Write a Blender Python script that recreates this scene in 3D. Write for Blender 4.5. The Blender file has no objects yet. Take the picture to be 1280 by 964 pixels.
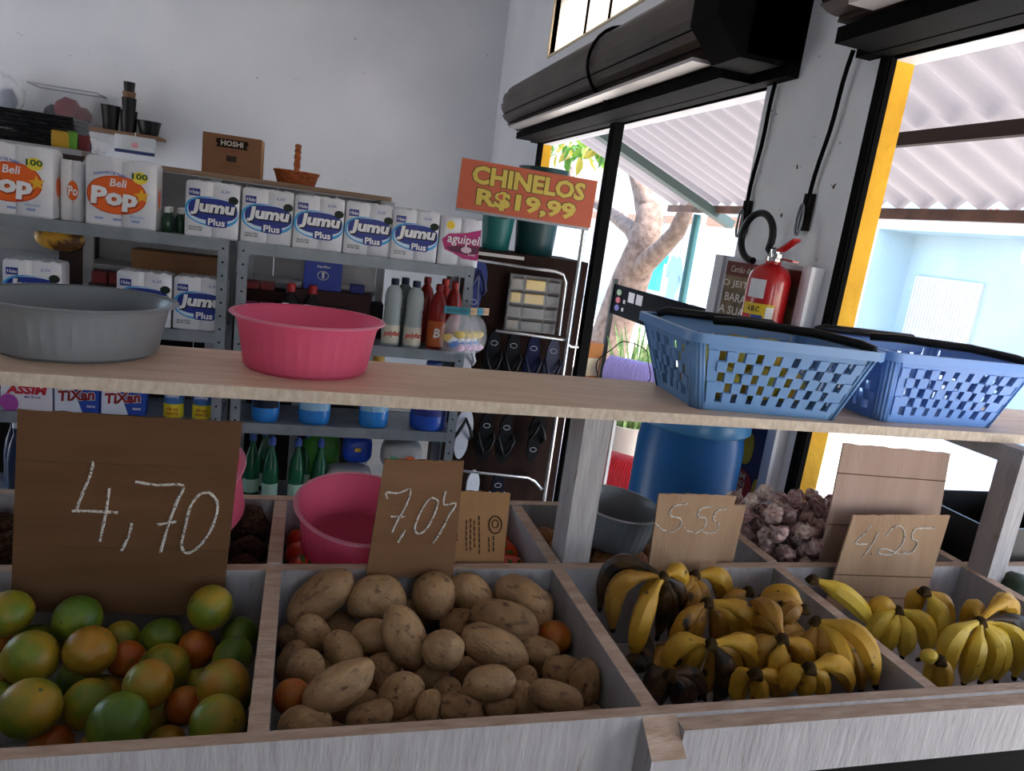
import bpy, bmesh, math, random
from mathutils import Vector, Matrix, noise
random.seed(7)
S = bpy.context.scene
COL = S.collection
# ---------------------------------------------------------------- camera
FPX, PITCH, ROLL, YAW, ZC = 906.0, math.radians(12.24), math.radians(7.64), math.radians(16.84), 1.55
_fw = Vector((math.sin(YAW)*math.cos(PITCH), math.cos(YAW)*math.cos(PITCH), -math.sin(PITCH)))
_rt = Vector((math.cos(YAW), -math.sin(YAW), 0)); _up = _rt.cross(_fw)
RT = math.cos(ROLL)*_rt + math.sin(ROLL)*_up
UP = math.cos(ROLL)*_up - math.sin(ROLL)*_rt
CAMP = Vector((0, 0, ZC))
cam = bpy.data.cameras.new('camera'); cam.sensor_width = 36; cam.lens = FPX/1280*36; cam.clip_start = .02; cam.clip_end = 300
co = bpy.data.objects.new('camera', cam); COL.objects.link(co)
co.matrix_world = Matrix(((RT.x, UP.x, -_fw.x, 0), (RT.y, UP.y, -_fw.y, 0), (RT.z, UP.z, -_fw.z, ZC), (0, 0, 0, 1)))
S.camera = co
# ---------------------------------------------------------------- sky, sun, exposure
w = bpy.data.worlds.new('sky'); S.world = w; w.use_nodes = True
nt = w.node_tree; bg = nt.nodes['Background']
sky = nt.nodes.new('ShaderNodeTexSky'); sky.sky_type = 'NISHITA'; sky.sun_disc = False
sky.sun_elevation = math.radians(58); sky.sun_rotation = math.radians(130); sky.dust_density = 2.0; sky.air_density = 1.0
nt.links.new(sky.outputs[0], bg.inputs[0]); bg.inputs[1].default_value = 0.45
sl = bpy.data.lights.new('sun', 'SUN'); sl.energy = 4.5; sl.angle = math.radians(1.0); sl.color = (1, .96, .9)
so = bpy.data.objects.new('sun', sl); COL.objects.link(so)
so.rotation_euler = Vector((-.35, .30, -1)).to_track_quat('-Z', 'Y').to_euler()
S.view_settings.view_transform = 'Standard'; S.view_settings.look = 'None'
S.view_settings.exposure = 1.68; S.view_settings.gamma = 1; S.view_settings.use_curve_mapping = False

# ---------------------------------------------------------------- pixel -> place
def ray(x, y): return (x-640)/FPX*RT - (y-482)/FPX*UP + _fw
def at_y(x, y, Y): d = ray(x, y); return CAMP + d*(Y/d.y)
def at_x(x, y, X): d = ray(x, y); return CAMP + d*(X/d.x)
def at_z(x, y, Z): d = ray(x, y); return CAMP + d*((Z-ZC)/d.z)

# ---------------------------------------------------------------- materials
def lin(h):
    if isinstance(h, tuple): return h
    c = [int(h[i:i+2], 16)/255 for i in (0, 2, 4)]
    return tuple(v/12.92 if v <= .04045 else ((v+.055)/1.055)**2.4 for v in c)
MATS = {}
def M(name, col=None, rough=.5, col2=None, scale=8, detail=4, lo=.35, hi=.65, bump=0, bscale=None, stretch=None, metal=0, alpha=1, trans=0, sss=0, coat=0, spots=None, spotscale=30, spotlo=.62, spothi=.7, transl=0, ior=1.45, rand=0, coords='Object'):
    if name in MATS: return MATS[name]
    m = bpy.data.materials.new(name); MATS[name] = m; m.use_nodes = True
    nt = m.node_tree; b = nt.nodes['Principled BSDF']; N = nt.nodes.new; L = nt.links.new
    c1 = (*lin(col), 1)
    b.inputs['Base Color'].default_value = c1; b.inputs['Roughness'].default_value = rough
    b.inputs['Metallic'].default_value = metal; b.inputs['IOR'].default_value = ior
    b.inputs['Alpha'].default_value = alpha; b.inputs['Transmission Weight'].default_value = trans
    b.inputs['Coat Weight'].default_value = coat
    if max(c1[:3]) < .035 and not metal: b.inputs['Specular IOR Level'].default_value = .12 if rough > .5 else .3
    if sss:
        b.inputs['Subsurface Weight'].default_value = sss; b.inputs['Subsurface Radius'].default_value = (.02, .01, .008); b.inputs['Subsurface Scale'].default_value = .3
    tc = N('ShaderNodeTexCoord'); vec = tc.outputs[coords]
    if rand:
        oi = N('ShaderNodeObjectInfo'); va = N('ShaderNodeVectorMath'); va.operation = 'MULTIPLY_ADD'
        L(oi.outputs['Random'], va.inputs[0]); va.inputs[1].default_value = (7, 13, 5); L(vec, va.inputs[2]); vec = va.outputs[0]
    if stretch:
        mp = N('ShaderNodeMapping'); mp.inputs['Scale'].default_value = stretch; L(vec, mp.inputs[0]); vec = mp.outputs[0]
    out = None
    if col2:
        n = N('ShaderNodeTexNoise'); n.inputs['Scale'].default_value = scale; n.inputs['Detail'].default_value = detail; L(vec, n.inputs['Vector'])
        r = N('ShaderNodeValToRGB'); r.color_ramp.elements[0].position = lo; r.color_ramp.elements[1].position = hi
        r.color_ramp.elements[0].color = c1; r.color_ramp.elements[1].color = (*lin(col2), 1)
        L(n.outputs['Fac'], r.inputs[0]); out = r.outputs[0]
    if spots:
        n = N('ShaderNodeTexNoise'); n.inputs['Scale'].default_value = spotscale; n.inputs['Detail'].default_value = 3; L(vec, n.inputs['Vector'])
        r = N('ShaderNodeValToRGB'); r.color_ramp.elements[0].position = spotlo; r.color_ramp.elements[1].position = spothi
        r.color_ramp.elements[0].color = (0, 0, 0, 1); r.color_ramp.elements[1].color = (1, 1, 1, 1); L(n.outputs['Fac'], r.inputs[0])
        mx = N('ShaderNodeMix'); mx.data_type = 'RGBA'; L(r.outputs[0], mx.inputs[0])
        if out: L(out, mx.inputs[6])
        else: mx.inputs[6].default_value = c1
        mx.inputs[7].default_value = (*lin(spots), 1); out = mx.outputs[2]
    if out: L(out, b.inputs['Base Color'])
    if bump:
        n = N('ShaderNodeTexNoise'); n.inputs['Scale'].default_value = bscale or scale; n.inputs['Detail'].default_value = 5; L(vec, n.inputs['Vector'])
        bp = N('ShaderNodeBump'); bp.inputs['Strength'].default_value = bump; bp.inputs['Distance'].default_value = .01
        L(n.outputs['Fac'], bp.inputs['Height']); L(bp.outputs[0], b.inputs['Normal'])
    if transl:
        t = N('ShaderNodeBsdfTranslucent'); mxs = N('ShaderNodeMixShader'); mxs.inputs[0].default_value = transl
        if out: L(out, t.inputs[0])
        else: t.inputs[0].default_value = c1
        L(b.outputs[0], mxs.inputs[1]); L(t.outputs[0], mxs.inputs[2]); L(mxs.outputs[0], nt.nodes['Material Output'].inputs[0])
    return m
def P(hexcol, rough=.45, **k):                     # plain painted / printed colour
    return M('paint_%s_%d' % (hexcol, int(rough*100)), hexcol, rough, **k)
CLEAR = M('clear_plastic', 'ffffff', .12, alpha=.12)
FILM = M('clear_film', 'f2f4f8', .18, alpha=.30); FILM2 = M('thin_film', 'f2f4f8', .15, alpha=.14)

# ---------------------------------------------------------------- mesh helpers
class MB:
    def __init__(s): s.v = []; s.f = []; s.m = []
    def add(s, vs, fs, mi=0):
        o = len(s.v); s.v += [tuple(v) for v in vs]; s.f += [tuple(i+o for i in f) for f in fs]; s.m += [mi]*len(fs); return s
    def box(s, x0, x1, y0, y1, z0, z1, mi=0, top=None, front=None):
        vs = [(x0,y0,z0),(x1,y0,z0),(x1,y1,z0),(x0,y1,z0),(x0,y0,z1),(x1,y0,z1),(x1,y1,z1),(x0,y1,z1)]
        fs = [(0,3,2,1),(4,5,6,7),(0,1,5,4),(1,2,6,5),(2,3,7,6),(3,0,4,7)]
        s.add(vs, fs, mi)
        if top is not None: s.m[-5] = top
        if front is not None: s.m[-4] = front
        return s
    def bbox(s, x0, x1, y0, y1, z0, z1, b=.004, mi=0):   # bevelled box
        bm = bmesh.new(); bmesh.ops.create_cube(bm, size=1)
        for v in bm.verts: v.co = Vector(((x0+x1)/2+v.co.x*(x1-x0), (y0+y1)/2+v.co.y*(y1-y0), (z0+z1)/2+v.co.z*(z1-z0)))
        bmesh.ops.bevel(bm, geom=list(bm.edges), offset=b, segments=2, affect='EDGES', profile=.6)
        bm.verts.index_update(); s.add([v.co for v in bm.verts], [[v.index for v in f.verts] for f in bm.faces], mi); bm.free(); return s
    def lathe(s, prof, n=32, c=(0,0,0), mi=0, mod=None, cap0=True, cap1=True, sx=1, sy=1):
        vs = []
        for k, (r, z) in enumerate(prof):
            for i in range(n):
                a = 2*math.pi*i/n; rr = r*(mod(a, k) if mod else 1)
                vs.append((c[0]+rr*math.cos(a)*sx, c[1]+rr*math.sin(a)*sy, c[2]+z))
        fs = [(k*n+i, k*n+(i+1)%n, (k+1)*n+(i+1)%n, (k+1)*n+i) for k in range(len(prof)-1) for i in range(n)]
        if cap0: fs.append(tuple(reversed(range(n))))
        if cap1: fs.append(tuple(range((len(prof)-1)*n, len(prof)*n)))
        return s.add(vs, fs, mi)
    def tube(s, pts, r, n=8, mi=0, caps=True, closed=False):
        pts = [Vector(p) for p in pts]; rs = r if isinstance(r, (list, tuple)) else [r]*len(pts)
        vs = []; prev = None; K = len(pts)
        for i, p in enumerate(pts):
            if closed: t = pts[(i+1) % K]-pts[i-1]
            else: t = pts[min(i+1, K-1)]-pts[max(i-1, 0)]
            t.normalize()
            if prev is None: a = t.orthogonal().normalized()
            else:
                a = prev - t*prev.dot(t); a = a.normalized() if a.length > 1e-6 else t.orthogonal().normalized()
            prev = a; b = t.cross(a)
            vs += [p+rs[i]*(a*math.cos(2*math.pi*j/n)+b*math.sin(2*math.pi*j/n)) for j in range(n)]
        fs = [(k*n+i, k*n+(i+1)%n, (k+1)*n+(i+1)%n, (k+1)*n+i) for k in range(K-1) for i in range(n)]
        if closed: fs += [((K-1)*n+i, (K-1)*n+(i+1)%n, (i+1)%n, i) for i in range(n)]
        elif caps: fs += [tuple(reversed(range(n))), tuple(range((K-1)*n, K*n))]
        return s.add(vs, fs, mi)
    def prism(s, poly, a, b, axis='y', mi=0):       # 2-D outline swept from a to b along an axis
        n = len(poly)
        def P3(p, t): return {'y': (p[0], t, p[1]), 'x': (t, p[0], p[1]), 'z': (p[0], p[1], t)}[axis]
        return s.add([P3(p, a) for p in poly]+[P3(p, b) for p in poly],
            [tuple(range(n)), tuple(reversed(range(n, 2*n)))]+[(i, i+n, (i+1) % n+n, (i+1) % n) for i in range(n)], mi)
    def quad(s, a, b, c, d, t=.003, mi=0):           # a thin sheet with thickness
        a, b, c, d = map(Vector, (a, b, c, d)); nn = (b-a).cross(d-a).normalized()*t
        return s.add([a, b, c, d, a+nn, b+nn, c+nn, d+nn], [(3,2,1,0),(4,5,6,7),(0,1,5,4),(1,2,6,5),(2,3,7,6),(3,0,4,7)], mi)
    def build(s, name, mats, parent=None, smooth=None):
        me = bpy.data.meshes.new(name); me.from_pydata(s.v, [], s.f)
        for m in (mats if isinstance(mats, (list, tuple)) else [mats]): me.materials.append(m)
        me.polygons.foreach_set('material_index', s.m)
        bm = bmesh.new(); bm.from_mesh(me); bmesh.ops.recalc_face_normals(bm, faces=bm.faces); bm.to_mesh(me); bm.free()
        if smooth is not None:
            me.polygons.foreach_set('use_smooth', [True]*len(me.polygons)); me.set_sharp_from_angle(angle=math.radians(smooth))
        return obj(name, me, parent)
def obj(name, me, parent=None):
    o = bpy.data.objects.new(name, me); COL.objects.link(o)
    if parent: o.parent = parent
    return o
def tag(o, label, cat, group=None, kind=None):
    if label: o['label'] = label
    if cat: o['category'] = cat
    if group: o['group'] = group
    if kind: o['kind'] = kind
    return o
def struct(o): o['kind'] = 'structure'; return o
def thing(name, label, cat, loc=(0,0,0), rz=0, group=None):
    o = bpy.data.objects.new(name, None); COL.objects.link(o); o.empty_display_size = .05
    o.location = loc; o.rotation_euler = (0, 0, rz); return tag(o, label, cat, group)
KIDS = {}
def copy_tree(o, parent=None):
    c = o.copy(); COL.objects.link(c); c.parent = parent
    for ch in list(o.children): copy_tree(ch, c)
    return c
def blob(mbv, amp, freq, seed):
    return [Vector(v)*(1+amp*noise.noise(Vector(v)*freq+Vector((seed, seed*2, 0)))) for v in mbv]
def smooth_all(me, ang=60):
    me.polygons.foreach_set('use_smooth', [True]*len(me.polygons))
    if ang < 180: me.set_sharp_from_angle(angle=math.radians(ang))
TXT = {}
def text(name, body, w, h, pos, mat, parent, bold=0, shear=0, rot=None, depth=.0006, arc=0):
    """lettering: a thin mesh standing in the parent's XZ plane facing -Y, fitted to w x h, centred at pos"""
    key = (body, bold, shear)
    if key not in TXT:
        cu = bpy.data.curves.new('t', 'FONT'); cu.body = body; cu.align_x = 'CENTER'; cu.shear = shear; cu.offset = bold; cu.resolution_u = 2
        t = bpy.data.objects.new('t', cu); COL.objects.link(t)
        me = bpy.data.meshes.new_from_object(t.evaluated_get(bpy.context.evaluated_depsgraph_get()))
        bpy.data.objects.remove(t); TXT[key] = ([v.co.copy() for v in me.vertices], [tuple(p.vertices) for p in me.polygons]); bpy.data.meshes.remove(me)
    vs, fs = TXT[key]
    x0, x1 = min(v.x for v in vs), max(v.x for v in vs); y0, y1 = min(v.y for v in vs), max(v.y for v in vs)
    sx = w/(x1-x0); sy = (h/(y1-y0)) if h else sx
    mb = MB(); out = []
    for v in vs:
        X = (v.x-(x0+x1)/2)*sx; Z = (v.y-(y0+y1)/2)*sy
        if arc: Z += arc*(1-(2*X/w)**2)
        out.append(Vector((X, 0, Z)))
    if rot: out = [Matrix.Rotation(rot, 3, 'Y') @ v for v in out]
    mb.add(out, fs)
    o = mb.build(name, mat, parent); o.location = pos; return o
def ellipse(w, h, n=28, k=2, rot=0):
    r = []
    for i in range(n):
        a = 2*math.pi*i/n; c, s_ = math.cos(a), math.sin(a)
        x = w/2*math.copysign(abs(c)**(2/k), c); z = h/2*math.copysign(abs(s_)**(2/k), s_)
        r.append((x*math.cos(rot)-z*math.sin(rot), x*math.sin(rot)+z*math.cos(rot)))
    return r
def plate(name, outline, pos, mat, parent, t=.0008):
    mb = MB(); mb.prism(outline, -t/2, t/2, 'y'); o = mb.build(name, mat, parent); o.location = pos; return o
def rect(w, h): return [(-w/2, -h/2), (w/2, -h/2), (w/2, h/2), (-w/2, h/2)]
def ordinal(i, n):
    return ['first', 'second', 'third', 'fourth', 'fifth', 'sixth', 'seventh', 'eighth', 'ninth', 'tenth', 'eleventh', 'twelfth', 'thirteenth', 'fourteenth', 'fifteenth', 'sixteenth', 'seventeenth'][i]
# ================================================================ setting: room shell
XR, YB = 1.40, 6.06
PLASTER = M('white_plaster', 'd6d8df', .85, col2='e6e7ec', scale=1.3, lo=.3, hi=.7, bump=.25, bscale=14, spots='a09f9f', spotscale=22, spotlo=.74, spothi=.78)
PILLAR = M('worn_plaster', 'e0e2e6', .8, col2='f0f0f2', scale=3, bump=.3, bscale=22, spots='4a4038', spotscale=34, spotlo=.72, spothi=.75)
CEIL = M('ceiling_paint', 'e2e2e0', .9, bump=.1, bscale=10)
FLOOR = M('floor_cement', 'a8a29a', .6, col2='b8b1a8', scale=5)
YELLOW = M('yellow_plaster', 'f2b82a', .75, col2='e0a51f', scale=6, bump=.5, bscale=30)
BLACK = M('black_steel', '040405', .8); BLACKP = M('black_plastic', '101012', .35)
STEEL = M('galvanised_grey', '8d9298', .45, metal=.35, col2='7c8288', scale=12)
CHROME = M('chrome', 'c8c8c8', .18, metal=1)
struct(MB().box(-4, 1.75, -3, 6.3, -.1, 0).build('floor', FLOOR))
struct(MB().box(-4.1, 1.55, -3.1, 6.3, 3.3, 3.4).build('ceiling', CEIL))
struct(MB().box(-4.1, XR, YB, YB+.15, 0, 3.3).build('wall_back', PLASTER))
struct(MB().box(-4.1, -4, -3.1, 3.2, 0, 3.3).box(-4.1, -4, 5.4, YB, 0, 3.3).box(-4.1, -4, 3.2, 5.4, 2.2, 3.3).build('wall_left', PLASTER))   # unseen side doorway, added to light the back wall and pillar
struct(MB().box(-4, .0, -3.1, -3, 0, 3.3).box(.9, XR, -3.1, -3, 0, 3.3).box(.0, .9, -3.1, -3, 2.1, 3.3).build('wall_front', PLASTER))   # street front behind the viewer; its doorway is added to let daylight in
O1A, O1B, O2A, O2B, HD, XO = 2.22, 4.78, -.35, 1.72, 2.10, 1.50
W0, W1, WZ0, WZ1 = 2.55, 4.80, 2.64, 2.98
mb = MB()
mb.box(XR, XO, O1B, YB+.15, 0, 3.3).box(XR, XO, O1A, O1B, HD, WZ0).box(XR, XO, O1A, O1B, WZ1, 3.3).box(XR, XO, O1A, W0, WZ0, WZ1)
mb.box(XR, XO, O2A, O2B, HD, 3.3).box(XR, XO, -3.1, O2A, 0, 3.3)
struct(mb.build('wall_right', PLASTER))
# plastered pillar between the two openings, slightly wavy edges
mb = MB()
mb.box(XR-.004, XO, O2B, O1A, 0, 3.3)
pil = struct(mb.build('wall_pillar', PILLAR))
# yellow outer jambs
for i, (y0, y1) in enumerate(((O2B-.012, O2B), (O1B-.012, O1B))):
    struct(MB().box(XR+.022, XO-.004, y0, y1, 0, HD).build('trim_%d' % (i+1), YELLOW))
# upper window with cream frosted panes
FRAME = M('cream_frame', 'e6d6b4', .6); PANE = M('frosted_pane', 'faeedd', .5, transl=.7)
win = struct(MB().box(XR-.01, XR+.06, W0, W1, WZ0-.012, WZ0).box(XR-.01, XR+.06, W0, W1, WZ1, WZ1+.02).box(XR-.01, XR+.06, W1-.02, W1, WZ0, WZ1).box(XR-.01, XR+.06, W0, W0+.02, WZ0, WZ1).build('window_1', FRAME))
cuts = [W1-.02, 4.22, 3.86, 3.48, 3.1, 2.75, W0+.02]
for a, b in zip(cuts, cuts[1:]):
    MB().box(XR+.03, XR+.036, b+.008, a-.008, WZ0, WZ1).build('pane', PANE, win)
for c in cuts[1:-1]: MB().box(XR+.02, XR+.045, c-.008, c+.008, WZ0, WZ1).build('glazing_bar', BLACK, win)

# ---------------------------------------------------------------- roller shutters
SLAT = M('dark_shutter_slat', '3b312a', .4, col2='4a3e35', scale=5, metal=.2)
SLATLIGHT = M('shutter_slat_light', 'b9b4b2', .4, metal=.4)
def shutter(y0, y1, label, ring, bracket):
    t = thing('roller_shutter', label, 'shutter', (1.255, y0, 2.29))
    L = y1-y0; n = 14; R0 = .142
    core = MB().prism(ellipse(.26, .26, 20), 0, L, 'y').build('drum', BLACK, t)
    for k in range(n):                                  # curved slats wrapped on the drum, each with its lip
        a0 = 2*math.pi*k/n; a1 = 2*math.pi*(k+1)/n-.05; am = (a0+a1)/2
        c = lambda a, r: (r*math.cos(a), r*math.sin(a))
        poly = [c(a0, R0-.012), c(a0, R0+.004), c(am, R0+.001), c(a1, R0-.006), c(a1, R0-.02)]
        MB().prism(poly, .01, L-.01, 'y').build('slat', SLAT, t)
    if ring:
        for yy in ring:
            MB().tube([(.155*math.cos(2*math.pi*i/28), yy-y0+.02*math.sin(2*math.pi*i/28*2)*.3, .155*math.sin(2*math.pi*i/28)) for i in range(28)], .008, 6, closed=True).build('strap', BLACK, t, 60)
    a = math.radians(-112)
    MB().box(-.115, -.045, .03, L-.15, -.150, -.138).build('slat_light_bar', SLATLIGHT, t)  # pale strip standing in for light caught along the lowest slat
    MB().box(-.02, .10, .0, L, -.188, -.150).build('guide_rail', BLACK, t)
    for yy, s in bracket:
        MB().prism(ellipse(.36, .36, 8, rot=.39), yy-y0, yy-y0+s, 'y').build('end_bracket', BLACK, t)
        MB().box(-.05, .13, yy-y0, yy-y0+s, -.15, .12).build('bracket_plate', BLACK, t)
    return t
s1 = shutter(2.24, 4.72, 'long dark rolled-up metal shutter above the doorway behind the price sign', (3.16,), ((2.06, .16),))
s2 = shutter(-.35, 1.70, 'rolled-up dark metal shutter at the top right above the nearest doorway', (), ())
for i, (y0, y1) in enumerate(((2.06, O1B), (O2A, 1.76))):   # black steel lintels under the rolls
    struct(MB().box(XR-.05, XR+.03, y0, y1, HD, HD+.10).build('trim_%d' % (i+3), BLACK))
# black guide rails and the door mullion
g = struct(MB().box(XR-.004, XR+.024, O2B-.03, O2B, 0, HD).box(XR+.003, XR+.008, O2B-.034, O2B-.03, 0, HD).build('trim_5', BLACK))
struct(MB().box(XR, XR+.03, O1B-.04, O1B, 0, HD).build('trim_6', BLACK))
struct(MB().box(XR-.02, XR+.03, 3.44, 3.50, 0, HD).build('trim_7', BLACK))
# pull cords with hooks on the pillar
def cord(top, bot, label):
    t = thing('pull_cord', label, 'cord', bot)
    b = Vector(bot); pts = [Vector(top)-b + (Vector((0, 0, 0))-(Vector(top)-b))*k/10 + Vector((0, .004*math.sin(k), 0)) for k in range(11)]
    MB().tube(pts, .0065, 6).build('rope', BLACK, t, 60)
    MB().box(-.004, .012, -.018, .014, -.07, .035).build('hook_plate', M('rusty_black', '1a1512', .6), t)
    MB().tube([(-.01, .012*math.cos(a)+.005, .045*math.sin(a)-.04) for a in [2*math.pi*i/14 for i in range(14)]], .004, 5, closed=True).build('hook_loop', STEEL, t, 60)
    return t
cord((XR-.02, 2.15, 2.12), (XR-.018, 2.185, 1.70), 'black pull cord with wire hook at the far edge of the pillar')
cord((XR-.03, 1.80, 2.13), (XR-.018, 1.875, 1.72), 'black pull cord with latch in the middle of the pillar')

# ---------------------------------------------------------------- white panel with posters, fire extinguisher
pn = thing('poster_panel', 'white boxed panel with two posters against the pillar', 'panel', (XR-.045, 1.72, 0))
MB().box(0, .04, .03, .52, .02, 1.55).build('board', P('d5d6da', .6), pn)
MB().box(-.012, 0, .48, .53, .02, 1.55).box(-.012, 0, .02, .06, .02, 1.55).build('side_strip', P('e6e6ea', .5), pn)
def ptext(parent, name, body, y, z, w, h, mat, x, bold=0, shear=0):
    o = text(name, body, w, h, (x, y, z), mat, parent, bold, shear); o.rotation_euler = (0, 0, -math.pi/2); return o
up = MB().box(-.003, 0, .07, .46, 1.19, 1.535).build('poster', M('brown_poster', '5b4a38', .5, col2='a08a66', scale=9, lo=.4, hi=.7, coords='Object'), pn)
MB().box(-.0045, -.003, .07, .46, 1.49, 1.535).build('poster_band', P('6a2b26', .5), up)
for k, (s, wd) in enumerate((('O JEITO MAIS', .30), ('BARATO DE', .25), ('A SUA CESTA', .29))):
    ptext(up, 'lettering', s, .30, 1.462-.042*k, wd*1.1, .027, P('e9e5da', .5), -.005, .012)
ptext(up, 'lettering', 'Cartão da família', .33, 1.512, .2, .02, P('e0d6c8', .5), -.006, 0, .2)
lo = MB().box(-.003, 0, .03, .30, .55, 1.13).build('poster', M('navy_poster', '15265e', .4), pn)
plate_m = [(P('c8b22c', .4), .17, .98, .10, .11), (P('b3202c', .4), .165, .86, .14, .10), (P('8f1f4c', .4), .165, .64, .26, .12), (P('c9a638', .4), .16, .75, .2, .06), (P('d9b63a', .4), .07, .86, .04, .09), (P('d9b63a', .4), .26, .86, .04, .09)]
for m_, y, z, w_, h_ in plate_m:
    mb = MB(); mb.prism([(y+a, z+b) for a, b in ellipse(w_, h_, 20, 2.6)], -.0045, -.003, 'x'); mb.build('print', m_, lo)
for k, (s, z, wd) in enumerate((('BEM', .89, .07), ('GRANDE', .865, .08), ('NO SEU', .84, .07), ('DIA', 1.09, .07), ('Promoção', .645, .18))):
    ptext(lo, 'lettering', s, .165, z, wd, .02, P('f2ead2', .4), -.0055, .01)
RED = M('extinguisher_red', 'b5161a', .28, coat=.4)
ex = thing('fire_extinguisher', 'red fire extinguisher with curled black hose hung on the pillar', 'extinguisher', (1.288, 1.842, 1.16))
MB().lathe([(.02, 0), (.05, .003), (.058, .012), (.060, .02), (.060, .335), (.057, .352), (.046, .370), (.030, .380), (.022, .384), (.022, .398)], 36).build('cylinder', RED, ex, 50)
MB().lathe([(.026, .392), (.026, .405), (.018, .408), (.018, .425), (.012, .43)], 20).build('valve', CHROME, ex, 40)
lv = MB(); lv.quad((-.012, -.02, .425), (.012, -.02, .425), (.012, -.085, .46), (-.012, -.085, .46), .006); lv.quad((-.01, -.02, .405), (.01, -.02, .405), (.01, -.1, .40), (-.01, -.1, .40), .005)
lv.build('lever', RED, ex)
MB().lathe([(.001, 0), (.02, .002), (.02, .012), (.001, .014)], 18, (-.03, -.05, .40)).build('gauge', CHROME, ex, 40)
hp = [(0, .01, .408)]+[*[(-.015, .085+.078*math.cos(math.radians(a)), .455+.070*math.sin(math.radians(a))) for a in range(205, -101, -15)]]
MB().tube(hp, .0105, 10).build('hose', BLACKP, ex, 60)
def curved(name, a0, a1, z0, z1, r, mat, par):
    mb = MB(); n = 10; vs = []
    for z in (z0, z1):
        vs += [(r*math.cos(a0+(a1-a0)*i/n), r*math.sin(a0+(a1-a0)*i/n), z) for i in range(n+1)]
    mb.add(vs, [(i, i+1, n+2+i, n+1+i) for i in range(n)]); return mb.build(name, mat, par, 60)
D = math.radians
lb = curved('label', D(178), D(228), .285, .338, .0608, P('d8dadc', .5), ex)
l2 = curved('label', D(170), D(262), .165, .27, .0608, P('e3c02a', .5), ex); curved('print', D(172), D(200), .18, .237, .0614, P('c8343a', .5), l2); curved('print', D(203), D(234), .18, .237, .0614, P('2a4aa0', .5), l2); curved('print', D(240), D(261), .175, .263, .0614, P('ecebe6', .5), l2)
for a, s in ((180, 'A'), (192, 'B'), (204, 'C')):
    o = text('lettering', s, .010, .016, (.0618*math.cos(D(a+14)), .0618*math.sin(D(a+14)), .254), P('1c1a18', .5), l2, .02); o.rotation_euler = (0, 0, D(a+14)+math.pi/2)

# ================================================================ outside
PAVE = M('pavement', 'd2cabd', .8, col2='bdb4a6', scale=2.2, bump=.2, bscale=9)
struct(MB().box(1.5, 40, -20, 45, -.12, -.004).box(-20, 1.5, -20, -3.1, -.12, -.004).box(-20, -4.1, -3.1, 30, -.12, -.004).build('street_ground', PAVE))  # strip left of the shop is unseen, added to bounce light inward
# awning: corrugated translucent sheet sloping down to the street
SHEET = M('translucent_sheet', '7a7474', .6, transl=.30)
aw = thing('street_awning', 'white translucent corrugated awning over the pavement outside the doorways', 'awning', (1.52, 2.0, 0))
x0, x1, z0, z1 = 0, 1.5, 2.55, 1.93
def sheet(y0, y1):
    vs = []; n = int((y1-y0)/.17*8)
    for i in range(n+1):
        y = y0+(y1-y0)*i/n; dz = .024*math.sin(2*math.pi*y/.17)
        for t in (0, .5, 1): vs.append((x0+(x1-x0)*t, y, z0+(z1-z0)*t+dz))
    return MB().add(vs, [(i*3+j, i*3+j+1, i*3+j+4, i*3+j+3) for i in range(n) for j in range(2)]).build('corrugated_sheet', SHEET, aw, 80)
for y0 in (-6.25, -4.21, -2.17, -.13, 1.91): sheet(y0, y0+2.04)
RUSTY = M('brown_beam', '6b4a3c', .7, col2='4e362c', scale=7); GREENP = M('teal_grey_steel', '3a4a48', .6)
def beam(name, xa, zz, y1, m_): return MB().box(xa-.02, xa+.02, -6.2, y1, zz-.075, zz-.02).build(name, m_, aw)
beam('fascia_beam', 1.47, 1.93, 3.9, RUSTY); beam('purlin', .86, 2.555-.62*.86/1.5-.03, 1.4, M('dark_purlin', '2c211c', .6))
for yy in (-3.4, -.3, 3.15):
    mb = MB(); mb.quad((0, yy-.05, 2.43), (1.62, yy-.05, 1.76), (1.62, yy+.05, 1.76), (0, yy+.05, 2.43), .06); mb.build('rafter', GREENP, aw)
for yy in (3.4, -3.4): MB().lathe([(.032, 0), (.032, 1.84)], 16, (1.47, yy, 0)).build('post', M('teal_post', '2a5658', .5), aw, 40)
# facade across the street
FX = 7.0
FAC = M('pale_blue_facade', 'a9bec6', .8, col2='b3c6cd', scale=1.5); FACW = M('cream_facade', 'bdb4a8', .8, col2='b0a598', scale=1.2)
fb = thing('pale_blue_house', 'pale blue house front across the street with recessed porch and shutter door', 'building', (FX, 6, 0))
mb = MB(); mb.box(.6, .9, -9, 2.15, 0, 3.6).box(0, .6, -9, 2.15, 2.14, 3.6).box(0, .6, -9, -.1, 1.86, 2.14).box(0, .6, 1.95, 2.15, 0, 2.14).box(0,.5,-9,-3.2,0,1.86)
mb.build('wall', FAC, fb)
dr = MB().box(.56, .6, .75, 1.75, 0, 1.62).build('door', P('cfcccb', .5), fb)
for k in range(20): MB().box(.55, .56, .76+.05*k, .79+.05*k, 0, 1.6).build('rib', P('cfcccb', .5), dr)
o = text('house_number', '22', .16, .12, (-.005, .35, 2.35), P('c06a58', .6), fb, .02); o.rotation_euler = (0, 0, -math.pi/2)
fc = thing('cream_house', 'bright cream house across the street behind the tree with white railings', 'building', (FX, 8.3, 0))
mb = MB(); mb.box(0, .4, 0, 30, 0, 4.0); mb.build('wall', FACW, fc)
MB().box(-.06, 0, 0, 30, 2.05, 2.2).build('ledge', P('b07c64', .8), fc)
RAIL = P('f4f2f0', .5)
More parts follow.
